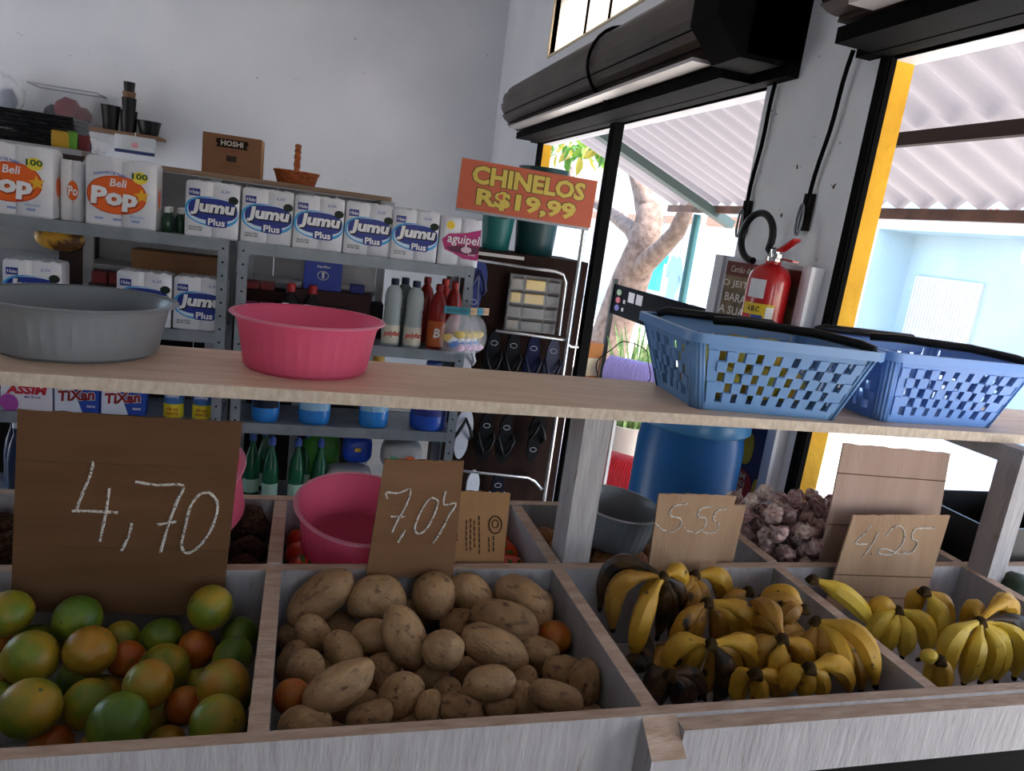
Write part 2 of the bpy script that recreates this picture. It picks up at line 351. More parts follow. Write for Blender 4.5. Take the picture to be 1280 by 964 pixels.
for g0, ng in ((1.5, 16), (9, 20)):
    gt = MB().box(-.09, -.05, g0, g0+.12*ng, 1.30, 1.34).box(-.09, -.05, g0, g0+.12*ng, .25, .29).build('railing', RAIL, fc)
    MB().box(-.03, -.002, g0, g0+.12*ng, .2, 1.45).build('gateway', P('7d7772', .8), fc)
    for k in range(ng): MB().box(-.085, -.055, g0+.12*k, g0+.12*k+.03, .1, 1.5).build('bar', RAIL, gt)
# clothes stall with hanging shirts
st = thing('clothes_rail', 'street clothes rail with white frame beyond the black rack', 'clothes rail', (4.7, 9.2, 0))
mb = MB(); mb.tube([(0, -.9, 0), (0, -.9, 2.0), (0, 1.5, 2.0), (0, 1.5, 0)], .03, 8); mb.build('frame', P('f2f2f2', .4), st)
def shirt(y, z, col, w_, h_, label):
    t = thing('hanging_shirt', label, 'shirt', (4.68, y, z))
    pr = [(-w_*.5, 0), (w_*.5, 0), (w_*.5, h_*.72), (w_*.82, h_*.62), (w_*.9, h_*.78), (w_*.5, h_), (w_*.15, h_*1.02), (0, h_*.96), (-w_*.15, h_*1.02), (-w_*.5, h_), (-w_*.9, h_*.78), (-w_*.82, h_*.62), (-w_*.5, h_*.72)]
    MB().prism(pr, -.04, .04, 'x').build('cloth', P(col, .8), t)
    MB().tube([(0, -.15, h_*.98), (0, 0, h_*1.05), (0, 0, 1.98-z)], .006, 5).build('hanger', STEEL, t)
shirt(9.32, .95, '35b9c9', .26, .62, 'turquoise shirt on the street clothes rail'); shirt(8.72, .7, '7f9fd0', .26, .75, 'pale blue garment on the street clothes rail')
shirt(9.86, .9, '4a3a3e', .24, .66, 'dark brown garment on the street clothes rail'); shirt(10.4, .55, '2fb4b4', .24, .55, 'teal garment at the far end of the clothes rail')
# tree
BARK = M('pale_bark', '5f4d42', .9, col2='7d6a5e', scale=14, bump=.9, bscale=24)
tr = thing('street_tree', 'street tree with pale twisted trunk and large green leaves outside', 'tree', (3.05, 7.1, 0))
base = Vector((3.05, 7.1, 0))
def tp(x, y, X): return at_x(x, y, X)-base
tk = [Vector((-.02, .05, -.02)), tp(752, 455, 3.1), tp(770, 400, 3.15), tp(790, 345, 3.2), tp(806, 305, 3.2), tp(812, 270, 3.22), tp(806, 240, 3.25), tp(797, 215, 3.3), tp(778, 185, 3.3), tp(765, 150, 3.3)]
MB().tube(tk, [.27, .23, .20, .19, .165, .135, .12, .10, .09, .08], 14).build('trunk', BARK, tr, 80)
for br, rr in (([tp(806, 305, 3.2), tp(790, 287, 3.2), tp(765, 268, 3.2), tp(738, 250, 3.25), tp(715, 225, 3.3), tp(706, 190, 3.4)], [.14, .085, .065, .055, .05, .04]),
               ([tp(800, 335, 3.2), tp(826, 312, 3.2), tp(846, 290, 3.2), tp(858, 262, 3.2), tp(868, 230, 3.2)], [.12, .09, .08, .07, .06]),
               ([tp(812, 262, 3.22), tp(800, 235, 3.1), tp(786, 210, 3.05), tp(775, 195, 3.0)], [.08, .05, .035, .02])):
    MB().tube(br, rr, 10).build('branch', BARK, tr, 80)
LEAF = [M('leaf_a', '3f6a1c', .5, transl=.5), M('leaf_b', '5f7f24', .5, transl=.5), M('leaf_c', '8a8030', .5, transl=.5)]
rs = random.Random(3); lm = []
for m_ in LEAF:
    s_ = MB(); s_.add([(0, 0, 0), (.035, .06, .01), (.04, .13, .005), (0, .22, -.03), (-.04, .13, .005), (-.035, .06, .01), (0, .06, 0), (0, .13, -.008)], [(0, 1, 6), (0, 6, 5), (1, 2, 7, 6), (6, 7, 4, 5), (2, 3, 7), (7, 3, 4)])
    o = s_.build('leaf', m_, tr); lm.append(o)
lp = []
for i in range(130):
    px_, py_ = rs.uniform(690, 775), rs.uniform(150, 206)
    if py_ > 200-(abs(px_-725)*.25): py_ -= 20
    p = tp(px_, py_, 3.3+rs.uniform(-.25, .35)); o = lm[i % 3] if i < 3 else obj('leaf', lm[rs.randrange(3)].data, tr)
    o.location = p; o.rotation_euler = (rs.uniform(2.2, 4.2)-3.14-1.2, rs.uniform(-.7, .7), rs.uniform(0, 6.28)); s_ = rs.uniform(.7, 1.3); o.scale = (s_, s_, s_)
# black rack with stickers under the awning
rk = thing('black_sign_rack', 'black display rack with round coloured stickers and white tags outside the doorway', 'rack', (2.05, 3.36, 0))
for yy in (0, 1.30):
    MB().box(-.015, .015, yy-.015, yy+.015, 0, 1.30).build('leg', BLACKP, rk)
MB().box(-.006, .006, .015, 1.285, 1.06, 1.262).build('panel', M('navy_black_panel', '07080f', .8), rk)
for k, c in enumerate(('8fb082', 'c83a48', '5b52a8')):
    mb = MB(); mb.prism([(1.19+a, 1.215-.052*k+b) for a, b in ellipse(.075, .04, 18)], -.010, -.006, 'x'); mb.build('sticker', P(c, .4), rk)
for yy in (.99, .87): MB().box(-.009, -.006, yy-.045, yy+.045, 1.17, 1.235).build('tag', P('d9d4d6', .5), rk)
for yy, zz in ((1.09, 1.163), (1.10, 1.11)): MB().box(-.009, -.006, yy-.014, yy+.014, zz-.012, zz+.012).build('tag', P('d9d4d6', .5), rk)
# snake plant in a pot
sp = thing('snake_plant', 'snake plant with tall striped leaves behind the black rack', 'plant', (2.25, 4.50, 0))
MB().lathe([(.14, 0), (.18, .3), (.19, .32), (.16, .32), (.15, .28)], 24).build('pot', P('b9b2a8', .7), sp, 50)
for i in range(26):
    a = rs.uniform(0, 6.28); rr = rs.uniform(.02, .14); h = rs.uniform(.55, .86); le = rs.uniform(.05, .22)
    b = Vector((rr*math.cos(a), rr*math.sin(a), .25)); s_ = MB(); K = 6; vs = []
    tw = rs.uniform(0, 3.14)
    for k in range(K+1):
        t = k/K; wd = .03*(1-t**3)+.002; c = b+Vector((math.cos(a)*le*t*t, math.sin(a)*le*t*t, h*t)); dv = Vector((math.cos(tw), math.sin(tw), 0))*wd
        vs += [c-dv, c+Vector((math.sin(tw), -math.cos(tw), 0))*.006, c+dv]
    s_.add(vs, [(k*3+j, k*3+j+1, k*3+j+4, k*3+j+3) for k in range(K) for j in range(2)])
    s_.build('leaf', M('snake_leaf', '6f9a58', .45, col2='c3cf8e', scale=16, lo=.45, hi=.6, transl=.3), sp, 60)
# low table with a lavender hose roll, a crate, a red roll, blue bucket, wire hoop
tb = thing('pavement_table', 'low wooden table on the pavement holding the lavender hose roll', 'table', (1.95, 3.85, 0))
MB().box(-.3, .35, -.35, .35, .66, .69).build('table_top', P('8a6b4c', .6), tb)
for a in (-.27, .32):
    for b in (-.32, .32): MB().box(a-.008, a+.008, b-.008, b+.008, 0, .66).build('leg', P('b8b4b0', .6), tb)
def hose_roll(loc, L, r, col, label, axis):
    t = thing('hose_roll', label, 'hose', loc, axis)
    for k in range(int(L/.016)):
        MB().tube([(k*.016, r*math.cos(2*math.pi*i/24), r+.008+r*math.sin(2*math.pi*i/24)) for i in range(24)], .0085, 6, closed=True).build('coil', P(col, .4), t, 60)
    return t
hose_roll((1.80, 3.98, .692), .50, .085, 'b0a2e4', 'lavender ribbed hose roll seen behind the wooden shelf', -.75)
hose_roll((1.72, 3.95, .0), .55, .15, 'c0202a', 'red ribbed hose roll on the pavement seen beside the blue barrel', -.75)
cr = thing('cardboard_carton', 'small orange carton on the pavement table behind the door mullion', 'box', (1.70, 4.08, .692), .2)
MB().box(-.06, .06, -.05, .05, 0, .24).build('carton_body', P('c07a3a', .7), cr); MB().box(-.045, .045, -.052, -.05, .04, .15).build('print', P('e2d2a8', .6), cr)
bk = thing('blue_bucket', 'bright blue bucket on the pavement beyond the wooden post', 'bucket', (2.75, 5.45, 0))
MB().lathe([(.13, 0), (.16, .28), (.17, .29), (.165, .30), (.15, .29), (.12, .01)], 28, cap1=False).build('tub', P('2a7fd6', .35), bk, 50); MB().tube([(.165*math.cos(a), 0, .27+.12*math.sin(a)) for a in [math.pi*i/10 for i in range(11)]], .005, 6).build('handle', STEEL, bk, 60)
wh = thing('wire_hoop', 'thin black wire hoop leaning by the hose rolls', 'wire', (1.72, 3.6, .69)); MB().tube([(.16*math.cos(2*math.pi*i/30), .03*math.sin(i), .17+.16*math.sin(2*math.pi*i/30)) for i in range(30)], .003, 5, closed=True).build('wire', BLACK, wh, 60)
# blue barrel inside by the pillar
bl = thing('blue_barrel', 'tall blue plastic barrel standing on the floor before the pillar', 'barrel', (1.128, 1.838, 0)); bl.scale = (1, 1, 1.07)
BLUE = M('barrel_blue', '1c5f9c', .32, col2='17558c', scale=4)
MB().lathe([(.12, 0), (.145, .02), (.155, .06), (.155, .30), (.160, .31), (.160, .34), (.155, .35), (.155, .68), (.160, .69), (.160, .72), (.155, .73), (.155, .93), (.148, .98), (.15, .99)], 44).build('drum_body', BLUE, bl, 35)
MB().lathe([(.158, .985), (.164, .99), (.164, 1.02), (.158, 1.03)], 44).build('lid_ring', M('ring_blue', '3a78a8', .3), bl, 35)
MB().lathe([(.158, 1.005), (.156, 1.05), (.14, 1.062), (.02, 1.065)], 44).build('lid', BLUE, bl, 35)
# ================================================================ wooden produce stand
WW = M('whitewashed_wood', '979293', .75, col2='aba6a6', scale=6, detail=8, lo=.25, hi=.75, stretch=(9, 5, 1.5), bump=.3, bscale=14, spots='85796c', spotscale=11, spotlo=.66, spothi=.76)
RAW = M('raw_cut_edge', 'a98c78', .8, col2='bfa694', scale=9, detail=6, stretch=(2, 8, 6), bump=.4, bscale=20)
PLANK = M('plank_top', 'd2b094', .5, col2='e4c8b0', scale=7, detail=8, lo=.3, hi=.72, stretch=(1, 9, 6), bump=.25, bscale=12, spots='bd9a80', spotscale=5, spotlo=.66, spothi=.8)
PLANKE = M('plank_edge', 'b5a391', .8, col2='cbbcaa', scale=16, stretch=(6, 1, 3), bump=.15, bscale=30)
TOPZ, FLZ = .95, .79
sd = thing('produce_stand', 'whitewashed wooden produce stand with divided bins and a raised plank shelf', 'stand', (0, 1.1, 0))
def sbox(name, x0, x1, y0, y1, z0, z1, mats=None, par=None, **k):
    o = MB().box(x0, x1, y0-1.1, y1-1.1, z0, z1, **k).build(name, mats or [WW, RAW], par or sd)
    return o
XD = [-.80, -.017, .482, .960, 1.447, 1.95]
sbox('front_board', -1.05, .47, .742, .760, .62, TOPZ, top=1)
sbox('front_board', .47, 2.0, .742, .760, .864, TOPZ, top=1)
sbox('front_cladding', .512, 2.0, .716, .742, .862, TOPZ-.006, top=1)
bp = MB(); bp.add([(.462,-.400,.55),(.512,-.400,.55),(.512,-.358,.55),(.462,-.358,.55),(.462,-.400,.915),(.512,-.400,.915),(.512,-.358,.948),(.462,-.358,.948)], [(0,3,2,1),(4,5,6,7),(0,1,5,4),(1,2,6,5),(2,3,7,6),(3,0,4,7)]); bp.m[1] = 1
bp.build('corner_post', [WW, RAW], sd)
for x in XD[:-1]:
    sbox('divider', x-.012, x+.012, .760, 1.148, .62 if x < .9 else .80, TOPZ, top=1)
    sbox('divider', x-.012, x+.012, 1.170, 1.44, .70, TOPZ+.002, top=1)
sbox('middle_board', -1.05, 2.0, 1.148, 1.170, .70, TOPZ, top=1)
sbox('back_board', -1.05, 2.0, 1.44, 1.462, .62, TOPZ+.004, top=1)
sbox('bin_floor', -1.05, 2.0, .760, 1.148, FLZ-.02, FLZ); sbox('bin_floor', -1.05, 2.0, 1.17, 1.44, FLZ-.02, FLZ)
sbox('upright_post', .500, .553, 1.172, 1.24, 0, 1.237); sbox('upright_post', 1.450, 1.497, 1.095, 1.147, 0, 1.237); sbox('upright_post', -.90, -.84, 1.172, 1.24, 0, 1.237)
sbox('shelf_batten', 1.45, 1.497, 1.147, 1.42, 1.20, 1.237); sbox('underside_shade_panel', .52, 2.0, .744, .757, .02, .862, M('underside_shade_black', '0c0b0b', .9))  # black sheet standing in for the shade under the front boards
sbox('leg', -.55, -.5, .77, .82, 0, .62); sbox('leg', 1.45, 1.5, .77, .82, 0, .80); sbox('leg', .46, .51, .77, .82, 0, .62)
sbox('leg', 1.45, 1.5, 1.46, 1.51, 0, .70); sbox('leg', -.55, -.5, 1.46, 1.51, 0, .70); sbox('leg', .46, .51, 1.46, 1.51, 0, .70)
pk = MB().box(-1.05, 2.0, .055, .325, 1.237, 1.257, top=1).build('shelf_plank', [PLANKE, PLANK], sd)

# ---------------------------------------------------------------- basins
PINK = M('pink_plastic', 'f0789c', .3, transl=.45, alpha=.72); PINKR = M('pink_plastic_rim', 'f4a9c2', .3, transl=.4, alpha=.75)
GREYP = M('grey_plastic', '7b7f84', .32)
def basin(label, loc, R, h, mat, rim, ribs, tilt=(0, 0, 0), group=None):
    t = thing('plastic_basin', label, 'basin', loc, 0, group); t.rotation_euler = tilt
    rb = R*.80
    def mod(a, k): return 1+(.012*math.sin(a*ribs) if 1 < k < 5 else 0)
    pf = [(rb*.94, 0), (rb, .006), (rb*1.01, .02), (rb*1.05, h*.45), (rb*1.10, h*.82), (R*.93, h*.93), (R*.96, h), (R*.925, h*.985), (rb*1.08, h*.8), (rb*1.03, h*.42), (rb*.98, .012), (rb*.9, .006)]
    MB().lathe(pf, 96, mod=mod).build('bowl', mat, t, 35)
    MB().lathe([(R*.93, h*.955), (R*.985, h*.965), (R, h*.985), (R*.995, h*1.0), (R*.93, h*1.005)], 64, cap0=False, cap1=False).build('rim', rim, t, 60)
    return t
basin('large grey plastic basin on the plank shelf at the far left', at_z(98, 436, 1.257), .152, .088, GREYP, GREYP, 40)
basin('pink translucent basin on the plank shelf', at_z(382, 459, 1.257), .134, .094, PINK, PINKR, 36)
basin('pink basin tilted in the tomato bin behind the 7,07 card', (.125, 1.325, .905), .125, .095, PINK, PINKR, 36, (math.radians(11), math.radians(4), 0))
basin('pink basin half hidden behind the large 4,70 card', (-.175, 1.325, .955), .128, .10, PINK, PINKR, 36, (math.radians(14), math.radians(-16), 0))
basin('small grey basin in the back bin behind the upright post', (.665, 1.33, .925), .098, .085, GREYP, GREYP, 30, (math.radians(3), math.radians(4), 0))

# ---------------------------------------------------------------- blue baskets
def basket(label, loc, rz, col, hcol):
    t = thing('shopping_basket', label, 'basket', loc, rz, None)
    bw, bd, rw, rd, h = .155, .105, .198, .142, .145
    m_ = M('basket_'+col, col, .38, transl=.12)
    cb = [(-bw, -bd), (bw, -bd), (bw, bd), (-bw, bd)]; cr_ = [(-rw, -rd), (rw, -rd), (rw, rd), (-rw, rd)]
    def chf(c, e):                                   # rounded-corner outline, 6 points each corner
        out = []
        for i, (x, y) in enumerate(c):
            sx, sy = math.copysign(1, x), math.copysign(1, y); a0 = [math.pi, 1.5*math.pi, 0, .5*math.pi][i]
            out += [(x-sx*e+e*math.cos(a0+k*math.pi/10), y-sy*e+e*math.sin(a0+k*math.pi/10)) for k in range(6)]
        return out
    def pt(side, u, v):                              # u along a side, v from base to rim
        A, B = cb[side], cb[(side+1) % 4]; C, Dd = cr_[side], cr_[(side+1) % 4]
        e = .022; L = math.dist(A, B); f0 = e/L
        u = f0+(1-2*f0)*u
        a = (A[0]+(B[0]-A[0])*u, A[1]+(B[1]-A[1])*u); c = (C[0]+(Dd[0]-C[0])*u, C[1]+(Dd[1]-C[1])*u)
        return (a[0]+(c[0]-a[0])*v, a[1]+(c[1]-a[1])*v, h*v)
    for side in range(4):
        mb = MB(); nc = 17 if side % 2 == 0 else 11; nr = 5; vs0, vs1 = .12, .84
        def cell(u0, u1, v0, v1, hole):
            q = [pt(side, u0, v0), pt(side, u1, v0), pt(side, u1, v1), pt(side, u0, v1)]
            if not hole: mb.add(q, [(0, 1, 2, 3)]); return
            du, dv = (u1-u0)*.09, (v1-v0)*.04
            i_ = [pt(side, u0+du+.004, v0+dv), pt(side, u1-du, v0+dv), pt(side, u1-du+.006, v1-dv), pt(side, u0+du+.01, v1-dv)]
            mb.add(q+i_, [(0, 1, 5, 4), (1, 2, 6, 5), (2, 3, 7, 6), (3, 0, 4, 7)])
        cell(0, 1, 0, vs0, False); cell(0, 1, vs1, 1, False)
        for r_ in range(nr):
            for c_ in range(nc):
                v0 = vs0+(vs1-vs0)*r_/nr; v1 = vs0+(vs1-vs0)*(r_+1)/nr
                cell(c_/nc, (c_+1)/nc, v0, v1, (c_+r_) % 2 == 1 and 0 < c_ < nc-1)
        o = mb.build('side_panel', m_, t); md = o.modifiers.new('thick', 'SOLIDIFY'); md.thickness = .003
    eb, er = chf(cb, .022), chf(cr_, .022)
    for i in range(4):                               # rounded corners and floor
        mb = MB()
        for k in range(5):
            a, b = i*6+k, i*6+k+1
            mb.add([(*eb[a], 0), (*eb[b], 0), (*er[b], h), (*er[a], h)], [(0, 1, 2, 3)])
        o = mb.build('corner', m_, t, 60); md = o.modifiers.new('thick', 'SOLIDIFY'); md.thickness = .003
    MB().prism(eb, 0, .004, 'z').build('base', m_, t)
    mb = MB(); lo_, up_, ou = er, er, chf([(x*1.045, y*1.06) for x, y in cr_], .03); n = 24
    vs = [(*p, h-.002) for p in lo_]+[(*p, h-.012) for p in ou]+[(*p, h+.006) for p in ou]+[(p[0]*.985, p[1]*.985, h+.006) for p in lo_]
    mb.add(vs, [(k*n+i, k*n+(i+1) % n, (k+1) % 4*n+(i+1) % n, (k+1) % 4*n+i) for k in range(4) for i in range(n)])
    mb.build('rim', m_, t, 40)
    HB = M('handle_black', '0d0e11', .35)
    def handle(pts): mb = MB(); mb.tube([Vector(p)-Vector((0, 0, .004)) for p in pts], .0095, 8); mb.build('handle', HB, t, 60)
    handle([(-rw*.80, rd*.98, h+.010), (-rw*.74, rd*.88, h+.018), (rw*.5, rd*.80, h+.017), (rw*.62, rd*.93, h+.010)])
    handle([(-rw*.28, rd*.55, h+.014), (-rw*.1, rd*.25, h+.020), (rw*.55, -rd*.3, h+.022), (rw*.86, -rd*.72, h+.016), (rw*.93, -rd*.9, h+.010)])
    return t
basket('blue openwork shopping basket with fruit inside, nearer the upright post', (.895, 1.292, 1.2575), math.radians(-5), '6a93c4', 0)
basket('empty blue openwork shopping basket at the right end of the plank shelf', (1.315, 1.30, 1.2575), math.radians(1), '6f9be0', 0)

# ---------------------------------------------------------------- cardboard price cards
CARD = M('cardboard', '6b4a2f', .85, col2='765438', scale=4, stretch=(1, 1, 5), bump=.15, bscale=40)
CARDG = M('cardboard_pale', '9b8072', .85, col2='a58b7e', scale=4, stretch=(6, 1, 1), bump=.15, bscale=40)
CARDM = M('cardboard_tan', '94755a', .85, col2='9f8166', scale=5, stretch=(7, 1, 1), bump=.2, bscale=40)
CHALK = M('chalk', 'cfcac2', .95, col2='5f4834', scale=330, lo=.50, hi=.62)
def card(label, px4, ys, mat, strokes=(), org=(0, 0), sc=1, wid=.0016, folds=(), name='price_card'):
    """px4: top-left, top-right, bottom-right, bottom-left in the photograph; ys: depth at top and bottom"""
    c = [at_y(*px4[0], ys[0]), at_y(*px4[1], ys[0]), at_y(*px4[2], ys[1]), at_y(*px4[3], ys[1])]
    b = (c[2]+c[3])/2
    t = thing(name, label, 'price card' if strokes else 'card', b)
    n = (c[1]-c[0]).cross(c[3]-c[0]).normalized()
    if n.y > 0: n = -n
    rr = random.Random(len(label)); vs = []; K = 16             # rough torn top edge
    for side in (0, 1):
        off = n*(-.004*side)
        for i in range(K+1):
            u = i/K; tp_ = c[0].lerp(c[1], u)+Vector((0, 0, rr.uniform(-.0015, .0015))); bt = c[3].lerp(c[2], u)
            vs += [tp_-b+off, bt-b+off]
    m0 = 2*(K+1); mb = MB(); fs = []
    for i in range(K):
        a = 2*i; fs += [(a, a+1, a+3, a+2), (m0+a, m0+a+2, m0+a+3, m0+a+1), (a, a+2, m0+a+2, m0+a), (a+1, m0+a+1, m0+a+3, a+3)]
    fs += [(0, m0, m0+1, 1), (2*K, 2*K+1, m0+2*K+1, m0+2*K)]
    mb.add(vs, fs); mb.build('sheet', mat, t)
    for f0 in folds:
        a, b2 = c[0].lerp(c[3], f0)-b+n*.0006, c[1].lerp(c[2], f0)-b+n*.0006
        MB().tube([a, b2], .0011, 5).build('crease', M('crease_brown', '5b3f2a', .9), t)
    for st_ in strokes:
        pts = []
        for q in st_:
            x, y = q[0]/sc+org[0], q[1]/sc+org[1]; d = ray(x, y); k = (c[0]-CAMP).dot(n)/d.dot(n); pts.append(CAMP+d*k-b+n*.0006)
        if len(pts) == 1: pts = [pts[0], pts[0]+Vector((.004, 0, -.003))]
        sm = []                                              # round the corners of the hand stroke
        for i in range(len(pts)-1):
            for k in range(5):
                p0, p1, p2, p3 = pts[max(i-1, 0)], pts[i], pts[i+1], pts[min(i+2, len(pts)-1)]; u = k/5
                sm.append(.5*((2*p1)+(p2-p0)*u+(2*p0-5*p1+4*p2-p3)*u*u+(3*p1-p0-3*p2+p3)*u**3))
        sm.append(pts[-1]); mb = MB(); mb.tube(sm, [wid*rr.uniform(.75, 1.15) for _ in sm], 6)
        mb.build('chalk_stroke', CHALK, t)
    return t, c, n, b
card('large dark cardboard card chalked 4,70 in the orange bin', ((22, 512), (303, 528), (277, 770), (13, 764)), (1.142, 1.118), M('cardboard_dark', '57391f', .85, col2='624226', scale=4, stretch=(1, 1, 5), bump=.15, bscale=40),
     ([(440,365),(425,430),(395,500),(360,590)], [(340,597),(430,598),(555,605)], [(515,490),(500,600),(470,740)], [(620,655),(608,710),(572,785)],
      [(638,460),(740,475),(860,478),(830,560),(790,670),(755,795)], [(740,663),(830,648)], [(985,510),(940,520),(895,580),(870,680),(855,760),(880,795),(930,770),(985,700),(1020,610),(1020,550),(985,510)]), (0, 480), 3.765, .0023, (.24, .66))
card('cardboard card chalked 7,07 in the potato bin', ((481, 574), (580, 577), (566, 722), (457, 722)), (1.142, 1.128), CARD,
     ([(97,575),(92,545),(150,548),(212,530),(190,610),(150,680),(120,745)], [(115,665),(185,668)], [(185,735),(150,795)], [(345,580),(310,575),(265,640),(235,720),(250,750),(290,730),(330,660),(350,600),(345,580)], [(390,535),(380,605),(440,600),(400,670),(365,740),(325,800)]), (460, 480), 4.015, .0018)
t2, c2, n2, b2 = card('small printed cardboard piece behind the 7,07 card', ((574, 614), (638, 617), (629, 708), (562, 708)), (1.19, 1.18), M('cardboard_box_print', '8a6440', .85, col2='946d48', scale=6), name='card_piece')
INK = P('2c2017', .8)
def onp(x, y, c, n, b): d = ray(x, y); return CAMP+d*((c[0]-CAMP).dot(n)/d.dot(n))-b+n*.0007
MB().tube([onp(619+8*math.cos(a), 656+11*math.sin(a), c2, n2, b2) for a in [2*math.pi*i/20 for i in range(20)]], .0012, 5, closed=True).build('print_ring', INK, t2)
MB().tube([onp(619+4*math.cos(a), 655+5*math.sin(a), c2, n2, b2) for a in [2*math.pi*i/12 for i in range(12)]], .0009, 5, closed=True).build('print_ring', INK, t2)
for x, y0, y1 in ((583, 650, 688), (588, 648, 690), (593, 651, 686), (599, 645, 692), (611, 672, 690), (617, 670, 690), (571, 660, 676)):
    k = 0
    yy = y0
    while yy < y1: MB().tube([onp(x+.4*math.sin(yy), yy, c2, n2, b2), onp(x, min(yy+5, y1), c2, n2, b2)], .0011, 4).build('print_line', INK, t2); yy += 7
card('tan cardboard card chalked 5.55 in the banana bin', ((824, 617), (921, 620), (889, 722), (809, 722)), (1.145, 1.128), CARDM,
     ([(595,480),(525,495),(510,535),(555,550),(560,580),(520,612),(470,600),(440,570)], [(575,590),(578,594)], [(700,495),(650,505),(640,540),(675,550),(668,590),(630,615),(585,605)], [(770,505),(725,515),(710,555),(735,575),(725,605),(695,618),(660,612)]), (700, 500), 3.709, .0016)
card('narrow tan cardboard strip behind the 5.55 card', ((905, 631), (933, 632), (913, 715), (888, 715)), (1.19, 1.18), CARDM, name='card_piece')
card('tall blank greyish cardboard sheet behind the 4.25 card', ((1055, 554), (1188, 567), (1164, 708), (1024, 706)), (1.195, 1.185), CARDG, folds=(.24, .66), name='card_piece')
card('pale cardboard card chalked 4.25 leaning in the right banana bin', ((1067, 644), (1188, 644), (1150, 768), (1030, 762)), (1.14, 1.105), CARDM,
     ([(518,542),(490,580),(435,635),(495,640)], [(550,580),(520,640),(470,708)], [(515,690),(518,694)], [(590,605),(610,570),(650,548),(680,580),(670,640),(620,690),(560,690),(550,670),(590,665),(650,690),(690,680)], [(800,560),(735,565),(718,610),(745,630),(730,670),(690,690),(670,675)], [(760,562),(835,560)]), (960, 520), 4.0, .0016, (.63, .85))
# ================================================================ produce
def ico(sub=3):
    bm = bmesh.new(); bmesh.ops.create_icosphere(bm, subdivisions=sub, radius=1)
    bm.verts.index_update(); r = ([v.co.copy() for v in bm.verts], [[v.index for v in f.verts] for f in bm.faces]); bm.free(); return r
IV, IF = ico(3); IV2, IF2 = ico(2)
def mesh_of(name, vs, fs, mat, ang=180):
    me = bpy.data.meshes.new(name); me.from_pydata([tuple(v) for v in vs], [], fs); me.materials.append(mat); smooth_all(me, ang); return me
def rowlabel(items, kind, where, edges, names):
    """items: list of dicts with px, py; writes a label with the row and the place in the row"""
    rows = {}
    for it in items:
        k = sum(it['py'] > e for e in edges); rows.setdefault(k, []).append(it)
    for k, r in rows.items():
        r.sort(key=lambda d: d['px'])
        for i, it in enumerate(r):
            it['label'] = '%s, %s from the left in the %s row of the %s' % (kind(it), ordinal(i, len(r)), names[k], where)
# ---- oranges
def orange_mat(name, a, b, lo, hi): return M(name, a, .32, col2=b, scale=.9, detail=2, lo=lo, hi=hi, bump=.12, bscale=28, rand=1, spots='4a3a1c', spotscale=7, spotlo=.72, spothi=.77)
OM = {'g': orange_mat('orange_green', '4d6a1a', '7f8c26', .45, .75), 'y': orange_mat('orange_yellowgreen', '6c7c1e', 'a88426', .38, .66), 'm': orange_mat('orange_mellow', 'a67420', '808426', .45, .75), 'o': orange_mat('orange_ripe', 'a44c16', 'ac6820', .4, .7)}
OMESH = {}
for k, m_ in OM.items():
    vs = []
    for v in IV:
        s_ = 1+.012*noise.noise(v*2.2); r = math.hypot(v.x, v.y)
        z = v.z*.95
        if r < .22 and v.z > 0: z -= .05*(1-r/.22)
        vs.append(Vector((v.x*s_, v.y*s_, z*s_)))
    OMESH[k] = mesh_of('peel', vs, IF, m_)
STEMM = mesh_of('stem', [Vector((v.x*.09, v.y*.09, .895+v.z*.035)) for v in IV2], IF2, P('6a6a30', .8))
def put_orange(p, r, k, label, group=None, rnd=random):
    t = thing('orange', label, 'orange', p, 0, group); a = obj('peel', OMESH[k], t); b = obj('stem', STEMM, t)
    a.scale = b.scale = (r, r, r); t.rotation_euler = (rnd.uniform(-1.3, 1.3), rnd.uniform(-1.3, 1.3), rnd.uniform(0, 6)); return t
OR = [(22,764,28,'y',0),(99,770,29,'g',0),(35,804,29,'g',1),(43,829,34,'y',0),(112,818,31,'m',0),(156,798,19,'y',1),(149,832,18,'o',1),(203,796,26,'g',1),(259,771,28,'y',0),(300,790,23,'g',1),
      (245,812,24,'o',1),(292,828,25,'g',1),(200,834,31,'y',1),(247,842,22,'y',2),(189,865,31,'m',0),(271,862,32,'m',0),(105,885,31,'y',1),(152,899,37,'g',0),(38,887,37,'y',0),(-2,868,20,'g',1),
      (272,903,34,'y',0),(226,886,22,'o',1),(214,919,24,'m',2),(66,929,28,'o',2),(136,858,21,'m',2),(-4,802,20,'o',1),(303,862,20,'y',2),(4,850,20,'m',2)]
CN = {'g': 'green-skinned orange', 'y': 'yellow-green orange', 'm': 'golden-green orange', 'o': 'deep-coloured orange'}
items = []; PLACED = []
for x, y, r, k, l in OR:
    z = (.898, .872, .845)[l] + (.012 if y < 790 and l == 0 else 0); p = at_z(x, y, z); d = (p-CAMP).dot(_fw)
    R_ = max(.026, min(.039, r*d/FPX)); items.append(dict(px=x, py=y, k=k, p=p, r=R_)); PLACED.append((p, R_))
for it in items:
    it['p'].y = min(max(it['p'].y, .762+it['r']), 1.108-it['r']*.5)
    it['p'].x = min(it['p'].x, -.03-it['r'])
def sph(a):                                        # a fruit as one sphere, or three along its axis
    if 'ax' not in a: return ((a['p'], a['r']),)
    h = a['ax']; return ((a['p'], a['r']), (a['p']+h, a['r']*.86), (a['p']-h, a['r']*.86))
